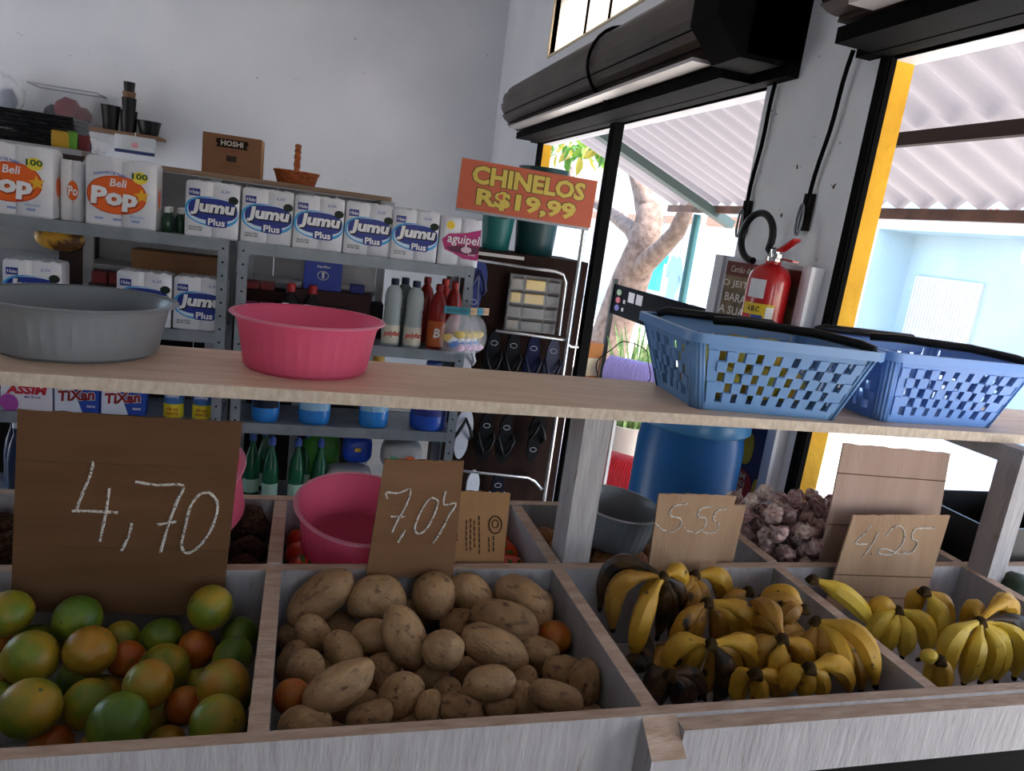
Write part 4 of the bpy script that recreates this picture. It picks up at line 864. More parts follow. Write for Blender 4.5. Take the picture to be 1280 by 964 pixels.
def pop(label, x, y, rz=0):
    t = thing('paper_towel_pack', label, 'paper towels', (x, y, 1.36), rz, None); W, Dp, H = .232, .13, .245; F = -Dp/2
    wrap_body(W, Dp, H, 9).build('wrapper', WRAP, t, 50)
    OR_ = P('e8641c', .4); plate('print', ellipse(.196, .136, 30, 2.2, .05), (-.012, F-.0006, .115), P('c8481a', .4), t); plate('print', ellipse(.188, .128, 30, 2.2, .05), (-.012, F-.0014, .115), OR_, t)
    text('lettering', 'Pop', .160, .090, (-.018, F-.0034, .097), P('a83a14', .4), t, .07, .05); text('lettering', 'Pop', .154, .082, (-.020, F-.0042, .100), WHITE, t, .05, .05); text('lettering', 'Beli', .056, .028, (-.008, F-.0035, .158), WHITE, t, .02, .15)
    st = []
    for k in range(10): r = .027 if k % 2 == 0 else .012; a = math.pi/2+k*math.pi/5+.1; st.append((r*math.cos(a), r*math.sin(a)))
    plate('star', st, (.070, F-.0036, .122), P('f0b42a', .4), t); plate('print', ellipse(.052, .044, 18), (.062, F-.001, .185), P('f0dc4a', .4), t); text('lettering', '100', .052, .022, (.062, F-.0022, .190), P('2a5a2a', .4), t, .03)
    text('lettering', 'TOALHAS DE PAPEL', .11, .010, (-.035, F-.0016, .178), P('2a5ab0', .4), t, .02, 0, None, .0006, .014); text('lettering', 'Absorvente', .05, .010, (.055, F-.002, .045), P('4a90d0', .4), t, 0, .2)
    o = plate('print', ellipse(.038, .07, 16, 2.2), (W/2+.0008, .0, .115), OR_, t); o.rotation_euler = (0, 0, math.pi/2)
    for k in range(3): plate('print', rect(.028, .008), (-.07+.06*k, F-.001, .028), P('8a9ac8', .5), t)
    return t
pop('large orange-logo paper towel pack at the far left edge', -.995, YF+.07); pop('large orange-logo paper towel pack beside the green bottles', -.660, YF+.072)
t = thing('paper_towel_pack', 'narrow orange-logo paper towel pack in loose film behind the leftmost pack', 'paper towels', (-.835, YF+.12, 1.36)); wrap_body(.075, .11, .215, 4).build('wrapper', WRAP, t, 50); plate('print', ellipse(.036, .07, 16), (.005, -.0565, .11), P('e8641c', .4), t); text('lettering', 'Po', .03, .035, (.006, -.0585, .11), WHITE, t, .03); MB().add([(.04, -.05, .0), (.075, .0, .0), (.045, -.05, .2), (.05, .03, .2)], [(0, 1, 3, 2)]).build('loose_film', FILM, t)

# ---------------------------------------------------------------- bottles, boxes, bags
def band(par, r, z0, z1, mat, a0=195, a1=345, name='label'): return curved(name, D(a0), D(a1), z0, z1, r, mat, par)
def bottle(name, label, loc, prof, mat, cap, capmat, lab=None, txt=None, group=None, flat=1, n=26):
    t = thing(name, label, 'bottle', loc, 0, group)
    MB().lathe(prof, n, sy=flat).build('bottle_body', mat, t, 40); MB().lathe(cap, 18).build('cap', capmat, t, 40)
    if lab:
        r, z0, z1, m_ = lab; l_ = band(t, r, z0, z1, m_)
        if txt: text('lettering', txt[0], txt[1], txt[2], (0, -r-.001, txt[3]), txt[4], l_, .03, .1)
    return t
PB = [(.034, 0), (.038, .006), (.038, .09), (.036, .095), (.036, .10), (.038, .105), (.035, .125), (.037, .135), (.034, .15), (.037, .165), (.036, .19), (.037, .205), (.030, .235), (.018, .25), (.015, .255)]
PC = [(.015, .252), (.017, .255), (.017, .275), (.015, .28)]
GW = M('greywhite_plastic', 'a8b0ae', .35); NC = P('1b2340', .4); CRM = P('d8d2c0', .5)
bottle('cleaner_bottle', 'grey-white cleaner bottle, left of the pair with red lettering', (.361, 3.05, 1.0), PB, GW, PC, NC, (.0388, .012, .088, CRM), ('polyfat', .064, .028, .052, P('c02a1c', .5)))
bottle('cleaner_bottle', 'grey-white cleaner bottle, right of the pair with red lettering', (.450, 3.04, 1.0), PB, GW, PC, NC, (.0388, .012, .088, CRM), ('polyfat', .064, .028, .052, P('c02a1c', .5)))
bottle('cleaner_bottle', 'darker grey cleaner bottle standing behind the lettered pair', (.415, 3.14, 1.0), PB, M('grey_dim_plastic', '6d7876', .4), PC, NC)
RB = [(.034, 0), (.038, .006), (.038, .16), (.036, .19), (.024, .225), (.014, .24), (.014, .25)]; RC = [(.014, .245), (.017, .248), (.017, .27), (.012, .275)]
DR = M('dark_red_plastic', '8f1712', .3)
bottle('bleach_bottle', 'dark red bottle with a big letter on its orange label', (.552, 3.06, 1.0), RB, DR, RC, DR, (.0388, .01, .12, P('c8602a', .5)), ('B', .028, .04, .07, WHITE))
for k, (x, y, lb_) in enumerate(((.52, 3.2, 'dark red bottle at the back left behind the lettered red bottle'), (.60, 3.2, 'dark red bottle in the back row by the shelf upright'), (.625, 3.10, 'dark red bottle half hidden by the hanging toy bags'))): bottle('bleach_bottle', lb_, (x, y, 1.0), [(r, z*1.06) for r, z in RB], DR, [(r, z+.014) for r, z in RC], P('a8281c', .4) if k else DR)
SB = [(.036, 0), (.04, .006), (.04, .10), (.037, .13), (.022, .16), (.013, .17), (.013, .178)]; SC = [(.013, .175), (.017, .178), (.018, .205), (.014, .212)]
BLK = P('181414', .35); RC_ = P('b02020', .35)
for x, lb_ in ((-.050, 'black sauce bottle with red cap, left of the pair above the pink basin'), (.035, 'black sauce bottle with red cap, right of the pair above the pink basin')):
    o = bottle('sauce_bottle', lb_, (x, 3.10, 1.0), SB, BLK, SC, RC_, (.0406, .06, .10, P('3a1412', .4)), None, None, .7); plate('tag', rect(.024, .016), (-.018, -.031, .125), WHITE, o)
bottle('sauce_bottle', 'black sauce bottle behind the pair of red caps', (.01, 3.20, 1.0), SB, BLK, SC, RC_, None, None, None, .7)
def box(name, label, x0, x1, y0, y1, z0, z1, mat, cat='box', rz=0, parts=(), group=None):
    t = thing(name, label, cat, ((x0+x1)/2, (y0+y1)/2, z0), rz, group); w, d = (x1-x0)/2, (y1-y0)/2
    MB().bbox(-w, w, -d, d, 0, z1-z0, min(.003, w*.2)).build('carton', mat, t)
    for nm, rc, m_ in parts: o = MB().box(rc[0], rc[1], -d-.0012, -d, rc[2], rc[3]).build(nm, m_, t)
    return t, -d-.002
CB = M('carton_brown', '7a5236', .85, col2='86603f', scale=5); MAR = P('3c1418', .6); PKB = P('a8327a', .5)
for i, x in enumerate((.105, .165)):
    t, f = box('black_carton', 'small black box with white tag, %s of two beside the pink basin rim' % ('left', 'right')[i], x-.026, x+.026, 3.03, 3.08, 1.0, 1.135, BLK); plate('tag', rect(.02, .012), (.002, f, .07), WHITE, t); plate('tag', rect(.006, .05), (.018, f, .085), WHITE, t)
box('maroon_carton', 'long maroon box on the middle shelf beneath the blue package', -.06, .28, 3.16, 3.27, 1.0, 1.185, MAR)
t, f = box('blue_package', 'bright blue package with white round emblem on the maroon box', -.005, .150, 3.18, 3.25, 1.185, 1.318, P('1c3cae', .4), 'package')
text('lettering', 'Apollux', .055, .014, (.0, f, .098), WHITE, t, .02); MB().tube([(.022*math.cos(a), f, .062+.018*math.sin(a)) for a in [2*math.pi*i/20 for i in range(20)]], .002, 5, closed=True).build('emblem', WHITE, t); plate('emblem', [(-.008, .012), (.008, .012), (.004, 0), (.006, -.014), (-.006, -.014), (-.004, 0)], (0, f, .064), WHITE, t)
box('navy_package', 'small navy package beside the blue package at the back', .19, .25, 3.19, 3.25, 1.185, 1.22, P('26308a', .5), 'package'); box('dark_carton', 'dark box behind the grey-white bottles', .285, .335, 3.17, 3.27, 1.0, 1.15, P('2a2626', .6))
for i, x in enumerate((-.205, -.14)): t, f = box('pink_carton', 'purple-pink box %s of two by the shelf upright' % ('left', 'right')[i], x-.03, x+.03, 3.02, 3.10, 1.0, 1.125, PKB, parts=(('print', (-.022, .022, .075, .1), P('d8b0cc', .5)),))
box('dark_carton', 'low dark brown box at the back with red boxes on it', -.245, -.075, 3.15, 3.27, 1.0, 1.165, P('2c1a16', .7))
for i, x in enumerate((-.205, -.145)): box('red_carton', 'small dark red box %s of two on the low brown box' % ('left', 'right')[i], x-.027, x+.027, 3.16, 3.24, 1.165, 1.195, P('7a1c1e', .5))
t = thing('plastic_pouch', 'clear pouch with black bits lying on the maroon box', 'pouch', (-.03, 3.19, 1.185)); MB().bbox(-.025, .02, -.02, .03, 0, .028, .01).build('film', FILM, t, 60); MB().bbox(-.018, -.006, -.01, .01, .004, .018, .003).build('contents', BLK, t)
# soap boxes and softener bottles on the lower left shelf
TX = P('2046a8', .4)
t, f = box('soap_box', 'white and lilac soap powder box with bold red lettering', -1.055, -.885, 3.01, 3.07, .64, .770, P('e4dde6', .4), parts=(('print', (-.085, .085, .105, .13), P('3a8fc8', .4)),))
text('lettering', 'ASSIM', .135, .034, (0, f, .082), P('c0182a', .4), t, .05, .15); text('lettering', 'MICELAR', .055, .010, (.02, f, .055), P('35408f', .4), t, .02); plate('print', ellipse(.06, .07, 18, 2, .4), (-.058, f+.0005, .03), P('b04aa8', .4), t); plate('print', [(.04, .13), (.07, .13), (.06, .10)], (0, f+.0002, 0), P('1c3aa0', .4), t)
for i, (x0, x1) in enumerate(((-.880, -.727), (-.723, -.566))):
    t, f = box('soap_box', 'blue and white soap powder box, %s of the red-lettered pair' % ('left', 'right')[i], x0, x1, 3.01, 3.07, .64, .765, TX, parts=()); plate('print', [(-.074, .0), (.02, .0), (-.02, .12), (-.074, .12)], (0, f+.001, .002), P('dfe4f0', .4), t); plate('print', [(-.03, .11), (.05, .11), (.0, .07)], (0, f+.0004, .008), P('14308a', .4), t)
    text('lettering', 'TiXan', .128, .046, (0, f-.0006, .072), WHITE, t, .08, .15, -.1); text('lettering', 'TiXan', .124, .042, (0, f-.0014, .072), P('8f1420', .4), t, .04, .15, -.1); text('lettering', 'MAX', .03, .009, (.05, f, .030), WHITE, t, .03); plate('print', ellipse(.02, .018, 10), (-.055, f, .1), P('e08a2a', .4), t)
DB = [(.034, 0), (.038, .006), (.038, .11), (.032, .14), (.018, .155), (.018, .16)]; DC = [(.018, .155), (.02, .158), (.02, .185), (.016, .19)]
for i, x in enumerate((-.468, -.362)):
    o = bottle('softener_bottle', 'blue softener bottle with yellow label, %s of two on the lower left shelf' % ('left', 'right')[i], (x, 3.05, .64), DB, P('3f6fb0', .35), DC, P('d8d8e0', .4), (.0386, .0, .056, P('e6d22a', .45)), ('50 ml', .04, .013, .036, P('b02818', .5)))
    text('lettering', 'GRATIS', .045, .011, (0, -.0398, .018), P('b02818', .5), o, .03); text('lettering', 'Downy', .05, .018, (0, -.0398, .088), WHITE, o, .03, .1)
# jugs on the lower middle shelf
def jug(label, x, r, h, mat, lm, flat=.75, gold=False):
    t = thing('detergent_jug', label, 'bottle', (x, 3.05, .64)); MB().lathe([(r*.86, 0), (r*.97, .012), (r, .04), (r*.98, h*.62), (r*.8, h*.82), (r*.35, h*.93), (r*.3, h)], 30, sy=flat).build('bottle_body', mat, t, 50); MB().lathe([(r*.3, h-.005), (r*.4, h), (r*.4, h+.03), (r*.3, h+.035)], 18).build('cap', P('c89a3a', .3) if gold else P('2a4a9a', .4), t, 40)
    mb = MB(); n = 10; vs = []
    for z in (h*.25, h*.58): vs += [(r*1.012*math.cos(D(205+130*i/n)), r*1.012*flat*math.sin(D(205+130*i/n)), z) for i in range(n+1)]
    mb.add(vs, [(i, i+1, n+2+i, n+1+i) for i in range(n)]); mb.build('label', lm, t, 60); return t
BJ = M('cyan_blue_plastic', '2f86d6', .28); BJ2 = M('royal_blue_plastic', '2350b4', .28)
jug('blue detergent jug with dark label, leftmost on the lower shelf', -.12, .055, .24, BJ, P('1a1c30', .5)); jug('sky blue detergent jug with pale label, second on the lower shelf', .075, .066, .25, BJ, P('9cc4e0', .5)); jug('sky blue detergent jug with gold cap, third on the lower shelf', .322, .064, .285, BJ, P('9cc4e0', .5), .75, True); jug('large royal blue jug at the right end of the lower shelf', .560, .082, .27, BJ2, P('28307a', .5))
# bottom shelf: green bottles, bags, nappy packs
GB = [(.030, 0), (.033, .006), (.033, .13), (.026, .18), (.012, .225), (.012, .25)]; GC = [(.012, .245), (.015, .247), (.015, .272), (.005, .285)]
GG = M('green_bottle', '0f5a3c', .2, alpha=.85); WC = P('3a58a8', .4)
for i, (x, y, lb_) in enumerate(((-.085, 3.07, 'first'), (-.165, 3.12, 'far left'), (.02, 3.07, 'second'), (.115, 3.07, 'third'), (-.12, 3.2, 'back left'), (.06, 3.2, 'back right'))): bottle('green_bottle', 'green glass cleaner bottle with blue cap on the bottom shelf, %s' % lb_, (x, y, .28), GB, GG, GC, WC, (.0338, .02, .08, P('9ab8a8', .5)))
def bag(name, label, c, s, mat, seed, marks=(), cat='bag'):
    t = thing(name, label, cat, (c[0], c[1], c[2]))
    vs = [Vector((math.copysign(abs(v.x)**.55, v.x)*s[0]/2, math.copysign(abs(v.y)**.55, v.y)*s[1]/2, (math.copysign(abs(v.z)**.6, v.z)*.5+.5)*s[2]))*(1+.05*noise.noise(v*2.5+Vector((seed, 0, 0)))) for v in IV]
    o = obj('film_bag', mesh_of('film_bag', vs, IF, mat), t)
    for m_ in marks: plate('print', ellipse(m_[2], m_[3], 18), (m_[0], -s[1]/2-.004, m_[1]), m_[4], t)
    return t
bag('green_bag', 'bright green plastic bag behind the green bottles', (.12, 3.22, .28), (.17, .1, .27), M('green_bag', '3f8a2c', .35, bump=.5, bscale=30), 2); bag('blue_bag', 'royal blue plastic bag with yellow mark on the bottom shelf', (.275, 3.16, .435), (.13, .1, .125), M('blue_bag', '1c46b8', .3, bump=.5, bscale=30), 3, ((0, .07, .03, .02, P('d8b040', .5)),))
GP = M('grey_pack', 'a8a8a8', .4, bump=.4, bscale=30)
bag('nappy_pack', 'grey flat pack with orange mark under the blue bag', (.24, 3.10, .36), (.20, .14, .075), GP, 4, ((.03, .045, .04, .018, P('c85a3a', .5)), (-.04, .04, .05, .012, P('404650', .5))), 'pack'); bag('nappy_pack', 'grey pack with green and orange marks below the large royal blue jug', (.465, 3.10, .435), (.18, .13, .13), GP, 5, ((-.04, .06, .04, .025, P('4a9a6a', .5)), (.03, .06, .05, .03, P('d8602c', .5))), 'pack'); bag('nappy_pack', 'grey pack lying at the base of the bottom shelf', (.22, 3.10, .28), (.26, .15, .08), GP, 6, (), 'pack')
t, f = box('soap_pack', 'white and red pack lettered in black beside the 7,07 card top', .40, .58, 3.03, 3.12, .28, .435, P('d8d4d4', .5), 'pack', parts=(('print', (.02, .09, .115, .15), P('c0283a', .5)),)); text('lettering', 'YPÊ', .05, .02, (-.03, f, .135), INKB, t, .04)
for i, (x, y) in enumerate(((-1.02, 3.06), (-.95, 3.08), (-1.06, 3.15))): bottle('dark_bottle', 'dark blue bottle on the lower left shelf beside the 4,70 card, %s' % ('front', 'right', 'back')[i], (x, y, .28), [(r*1.1, z*1.12) for r, z in GB], M('dark_blue_glass', '141f3c', .25), [(r, z+.03) for r, z in GC], P('c8ccd8', .4))
# things on the left unit
for i, (x, y) in enumerate(((-.515, 3.06), (-.475, 3.10), (-.52, 3.15), (-.48, 3.19))): bottle('green_vial', 'small dark green bottle with white cap beside the paper towels, %s' % ('front left', 'front right', 'back left', 'back right')[i], (x, y, 1.36), [(.018, 0), (.02, .004), (.02, .05), (.014, .065), (.009, .075)], M('dark_green_glass', '1c3a2a', .3), [(.009, .072), (.012, .074), (.012, .092), (.008, .095)], P('d6dad8', .4), None, None, None, 1, 16)
box('brown_carton', 'brown cardboard box behind the toilet paper on the left shelf', -.655, -.315, 3.15, 3.28, 1.0, 1.275, CB); box('dark_tray_box', 'dark brown box on the left shelf carrying small red boxes', -.80, -.66, 3.14, 3.28, 1.0, 1.13, P('3a2620', .7))
for i, x in enumerate((-.765, -.705)): box('red_carton', 'small red tea box %s of two on the dark box' % ('left', 'right')[i], x-.027, x+.027, 3.15, 3.23, 1.13, 1.175, P('7a1c1e', .5))
t = thing('snack_bag', 'yellow and brown snack bag hung below the left shelf top', 'bag', (-.89, 3.12, 1.245)); vs = [Vector((v.x*.085, v.y*.03, v.z*.045+.04))*(1+.08*noise.noise(v*3)) for v in IV]; obj('film_bag', mesh_of('film_bag', vs, IF, M('snack_yellow', 'c8932a', .35, col2='5a3418', scale=14, lo=.45, hi=.55, bump=.5, bscale=40)), t); MB().tube([(0, 0, .08), (0, .005, .115)], .002, 5).build('hang_string', P('d0d0d0', .5), t)

# ================================================================ wooden shelf standing behind
WH = M('white_board', 'a9a8aa', .75, col2='b6b5b8', scale=5, stretch=(1, 1, 4)); TOPB = M('brown_plank', '8f7560', .8, col2='a58a72', scale=6, stretch=(1, 6, 6))
rs_ = thing('wooden_shelf', 'white wooden shelf with raw plank top behind the metal shelves', 'shelf', (-.3, 3.5, 0))
MB().box(-.57, .645, -.15, .12, 1.588, 1.607).build('top_plank', TOPB, rs_); MB().box(-1.2, -.58, -.15, .12, 1.600, 1.622).build('top_plank', WH, rs_)
for x in (-.575, -.1, .28, .61): MB().box(x, x+.035, -.145, -.115, 0, 1.588).build('upright', WH, rs_)
ed = [-1.2, -.575, -.36, -.18, .02, .155, .29, .42, .63]
for a, b in zip(ed, ed[1:]): MB().box(a+.002, b-.002, .10, .12, 1.0, 1.586).build('back_board', WH, rs_); MB().box(a+.002, b-.002, .10, .12, .02, .996).build('back_board', P('2a211d', .8), rs_)  # lower boards coloured dark in place of the gloom behind the shelves
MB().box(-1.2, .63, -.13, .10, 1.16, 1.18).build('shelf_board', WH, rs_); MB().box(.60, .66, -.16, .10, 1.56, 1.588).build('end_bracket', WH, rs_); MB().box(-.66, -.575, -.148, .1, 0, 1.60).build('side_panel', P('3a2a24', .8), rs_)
# HOSHI box, wicker basket
t, f = box('printed_carton', 'brown cardboard box with dark banner lettering on the plank top', -.442, -.210, 3.38, 3.50, 1.607, 1.768, M('carton_hoshi', '80593c', .8, col2='8a6244', scale=5), 'box', -.04)
MB().box(.1165, .1175, -.055, .055, .004, .158).build('side_flap', P('b58a5c', .8), t); plate('banner', [(-.065, -.016), (-.055, -.006), (-.065, .006), (-.06, .018), (.06, .018), (.065, .006), (.055, -.006), (.065, -.016)], (0, f, .125), P('2b1c16', .7), t); text('lettering', 'HOSHI', .088, .022, (0, f-.001, .127), P('c9c0b4', .6), t, .03)
text('lettering', 'alimentos', .07, .012, (0, f, .098), P('a02a24', .6), t, 0, .2); plate('print', rect(.04, .024), (0, f, .066), P('3a281e', .7), t); text('lettering', 'INDUSTRIA BRASILEIRA', .085, .007, (0, f, .04), P('5a3a28', .7), t); text('lettering', 'mantenha em local seco', .08, .006, (0, f, .028), P('5a3a28', .7), t)
WK = M('orange_wicker', 'b8622c', .7, col2='8f4620', scale=60, bump=.6, bscale=90)
t = thing('wicker_basket', 'small orange wicker basket with tall handle on the plank top', 'basket', (-.066, 3.47, 1.607))
for k in range(7): rr_ = .078+.0022*k; MB().tube([(rr_*math.cos(2*math.pi*i/36), rr_*math.sin(2*math.pi*i/36), .006+.0068*k+.0015*math.sin(i*math.pi+k*math.pi)) for i in range(36)], .0042, 6, closed=True).build('weave_ring', WK, t, 60)
MB().lathe([(.001, .002), (.06, .002), (.06, .006), (.001, .006)], 24).build('basket_floor', WK, t); MB().tube([(.094*math.cos(2*math.pi*i/36), .094*math.sin(2*math.pi*i/36), .052) for i in range(36)], .006, 6, closed=True).build('rim', WK, t, 60)
for s_ in (-1, 1): MB().tube([(.006*math.sin(i*1.3+s_*1.57), .088*math.cos(math.pi*i/24), .05+.115*math.sin(math.pi*i/24)) for i in range(25)], .0085, 6).build('handle_strand', WK, t, 60)
# trays, packets on the left of the plank
t = thing('tray_stack', 'stack of flat black trays in clear film at the upper left', 'trays', (-1.06, 3.48, 1.622), -.04)
for k in range(8): MB().bbox(-.24+.003*k, .16-.002*k, -.09, .09, .0155*k, .0155*k+.014, .003).build('tray', M('tray_black', '141416', .3), t)
MB().bbox(.165, .225, -.08, .08, .0, .06, .02).build('film_end', FILM, t, 60); plate('sticker', rect(.02, .03), (.2, -.084, .02), P('2a4a80', .5), t); text('lettering', 'BANDEJAS', .07, .010, (-.1, -.0915, .045), P('b8b8bc', .5), t)
for i, (x, c, w_, h_, lb_) in enumerate(((-.955, 'c89a2a', .07, .055, 'yellow packet standing in front of the black trays'), (-.915, '5f9a2c', .035, .06, 'green leafy packet in front of the black trays'), (-.875, '6a1c1c', .04, .05, 'dark red packet at the end of the black trays'))):
    t = thing('sauce_packet', lb_, 'packet', (x, 3.37, 1.622)); MB().bbox(-w_/2, w_/2, -.012, .012, 0, h_, .006).build('pouch', P(c, .4), t, 60); MB().box(-w_/2, w_/2, -.003, .003, h_, h_+.008).build('seal', P(c, .4), t)
# wall shelf with bin and pots
ws = thing('wall_shelf', 'brown wooden shelf on the far wall holding bins and pots', 'shelf', (-1.6, 5.93, 1.84)); MB().box(-1.2, .56, -.13, .13, -.02, 0).build('shelf_board', P('7a5a44', .8), ws)
for x in (-.9, .3): MB().box(x, x+.02, -.12, .13, -.12, -.02).build('bracket', WH, ws)
t = thing('storage_bin', 'clear plastic storage bin with red cloth on the wall shelf', 'bin', (-1.64, 5.92, 1.84)); n4 = lambda a, b, z: [(-a, -b, z), (a, -b, z), (a, b, z), (-a, b, z)]
mb = MB(); mb.add(n4(.17, .09, 0)+n4(.205, .12, .22), [(0, 1, 5, 4), (1, 2, 6, 5), (2, 3, 7, 6), (3, 0, 4, 7), (3, 2, 1, 0)]); mb.build('tub', M('bin_clear', 'd8dade', .2, alpha=.12), t); MB().tube(n4(.205, .12, .222), .006, 6, closed=True).build('rim', M('rim_grey', '9a9ca4', .4), t)
for x, r, c in ((.0, .085, '6a1020'), (.09, .06, '5a1018'), (-.09, .055, '1c1418')): o = obj('cloth_bundle', mesh_of('c', [v*(1+.15*noise.noise(v*2+Vector((x, 0, 0)))) for v in IV], IF, P(c, .9)), t); o.scale = (r, r*.8, r); o.location = (x, 0, r+.003)
PT_ = M('pot_black', '121214', .4)
def pot(label, x, r0_, r1_, h, kind='plant_pot'):
    t = thing(kind, label, 'pot', (x, 5.92, 1.84)); MB().lathe([(r0_, 0), (r1_, h), (r1_*1.06, h), (r1_*1.06, h*1.04), (r1_*.94, h*1.04), (r0_*.9, .01)], 26).build('pot_body', PT_, t, 40); return t
pot('black plant pot next to the clear bin on the wall shelf', -1.375, .045, .060, .16); pot('low black pot at the right end of the wall shelf', -1.130, .058, .078, .095)
t = thing('pot_tower', 'tall tower of nested black and brown pots on the wall shelf', 'pots', (-1.26, 5.92, 1.84))
for r, z0, z1, m_ in ((.055, 0, .15, PT_), (.047, .15, .235, PT_), (.042, .235, .275, P('7a5640', .7)), (.037, .275, .34, PT_)): MB().lathe([(r*.88, z0), (r, z1-.004), (r, z1)], 22).build('pot_body', m_, t, 40)
t = thing('film_bag', 'clear film bag of blue items at the far left of the wall shelf', 'bag', (-2.0, 5.9, 1.84)); o = obj('film', mesh_of('film', [Vector((v.x*.11, v.y*.09, v.z*.13+.13))*(1+.12*noise.noise(v*2.5)) for v in IV], IF, FILM), t); o = obj('contents', mesh_of('cont', [Vector((v.x*.07, v.y*.05, v.z*.08+.09))*(1+.2*noise.noise(v*2)) for v in IV2], IF2, P('2c3a6a', .7)), t)
t = thing('clear_pouch', 'clear pouch with dark blue bottom strip hung from the wall shelf', 'pouch', (-1.19, 5.785, 1.70)); MB().bbox(-.13, .13, -.008, .008, .02, .12, .006).build('film', FILM, t, 60); MB().box(-.125, .125, -.010, .010, 0, .022).build('strip', P('26305a', .5), t); MB().box(-.02, .02, -.0095, -.0085, .04, .075).build('print', P('c88a90', .5), t); MB().tube([(0, 0, .115), (0, .01, .145)], .003, 5).build('hang_tab', P('d0d0d0', .5), t)

# ================================================================ sandal display with the CHINELOS sign
DBR = M('dark_brown_panel', '1e110d', .75, col2='281812', scale=3, stretch=(6, 1, 1))
cb = thing('sandal_display', 'dark brown cabinet with chrome rails for hanging flip-flops', 'display stand', (1.0, 3.32, 0))
MB().box(-.30, .305, 0, .02, 0, 1.43).build('panel', DBR, cb); MB().box(-.30, -.28, .02, .40, 0, 1.41).build('side_panel', DBR, cb); MB().box(.285, .305, .02, .40, 0, 1.41).build('side_panel', DBR, cb); MB().box(-.30, .305, .02, .40, 1.41, 1.43).build('top_board', DBR, cb); MB().box(-.30, -.02, -.006, 0, 1.405, 1.42).build('edge_strip', P('b8b4b0', .5), cb)
def rail(pts, r=.008): MB().tube(pts, r, 8).build('rail', CHROME, cb, 60)
rail([(-.28, -.10, 1.385), (.11, -.10, 1.375), (.15, -.10, 1.365), (.168, -.10, 1.33), (.172, -.10, 1.08)]); rail([(-.14, -.10, 1.075), (.20, -.10, 1.06), (.24, -.10, 1.03), (.28, -.09, 1.03)]); rail([(-.22, -.10, .385), (.12, -.10, .36), (.16, -.10, .34), (.2, -.1, .30)]); rail([(.212, -.12, .0), (.212, -.12, 1.60)], .011)
for x, z in ((-.14, 1.075), (-.28, 1.385), (.172, 1.1), (-.22, .385), (.12, .36), (.212, 1.2), (.212, .3)): MB().tube([(x, -.115 if x > .2 else -.10, z), (x, .002, z)], .005, 6).build('rail_stay', CHROME, cb, 60)
for x in (-.1, .0, .1): MB().tube([(x, .0, .70), (x, -.10, .695), (x, -.13, .70), (x, -.135, .715)], .003, 6).build('hook', CHROME, cb, 60)
sg = thing('price_sign', 'orange hanging sign reading CHINELOS R$19,99 above the sandals', 'sign', (.913, 3.165, 1.595)); sg.rotation_euler = (0, math.radians(.8), 0)
MB().box(-.311, .311, -.006, .006, 0, .208).build('board', M('sign_orange', 'b4573a', .6, col2='ac5034', scale=4), sg)
DKG = P('5a4a1c', .6); LYE = P('c2ab48', .5)
for s_, w_, h_, p_ in (('CHINELOS', .52, .078, (.0, .150)), ('R$19,99', .46, .084, (.0, .054))):
    text('lettering', s_, w_*1.018, h_*1.09, (p_[0], -.0068, p_[1]), DKG, sg, .072); text('lettering', s_, w_, h_, (p_[0], -.0076, p_[1]), LYE, sg, .042)
for x in (-.295, .292):
    for z in (.02, .10): MB().lathe([(.003, -.001), (.003, .001)], 8, (x, -.007, z)).build('screw', P('5a3020', .5), sg)
MB().box(-.31, .31, .006, .012, -.012, .004).build('bottom_strip', STEEL, sg)
def bucket(label, x, y, z, r0_, r1_, h, mat, hd):
    t = thing('plastic_bucket', label, 'bucket', (x, y, z)); MB().lathe([(r0_*.95, 0), (r0_, .006), (r0_*1.04, h*.18), (r0_*1.05, h*.2), (r1_*.97, h*.94), (r1_*1.05, h*.95), (r1_*1.05, h), (r1_*.95, h), (r0_*.93, .01)], 36).build('pail', mat, t, 40)
    mb = MB(); mb.tube([(r1_*math.cos(a)*1.0, -r1_*abs(math.sin(a))*1.0-.012*math.sin(a), h*.93-.30*h*math.sin(a)) for a in [math.pi*i/16 for i in range(17)]], .006, 6); mb.build('handle', hd, t, 60); return t
bucket('teal ribbed bucket behind the left half of the orange sign', .885, 3.52, 1.43, .066, .088, .25, M('teal_plastic', '1f6f6c', .4), BLACKP)
bucket('tall dark green bucket behind the right half of the orange sign', 1.085, 3.53, 1.43, .095, .118, .415, M('darkgreen_plastic', '123c3e', .4), BLACKP)
# pocket organiser
og = thing('pocket_organiser', 'clear pocket organiser with yellow and black goods in the sandal display', 'organiser', (1.045, 3.275, 1.075)); MB().box(-.13, .12, .008, .012, 0, .265).build('backing', P('4a4644', .5), og)
for c in (-.128, -.062, .052, .118):
    MB().box(c-.003, c+.003, -.012, .008, 0, .265).build('divider', CLEAR, og)
for k in range(5): MB().box(-.13, .12, -.012, .008, .0645*k, .0645*k+.004).build('divider', CLEAR, og)
for ci, (a, b) in enumerate(((-.125, -.065), (-.059, .049), (.055, .115))):
    for k in range(4):
        m_ = (P('c8a83a', .5), P('b8952a', .5), P('2a2624', .4), P('1b1a1c', .35), P('b8b4b0', .4), P('5a4a30', .5))[(5, 1, 2, 5, 0, 1, 3, 3, 2, 3, 3, 2)[ci*4+3-k]]
        MB().bbox(a+.006, b-.006, -.008, .006, .0645*k+.006, .0645*k+.052, .004).build('goods', m_, og, 60); MB().box(a, b, -.0135, -.012, .0645*k+.004, .0645*k+.05).build('pocket', CLEAR, og)
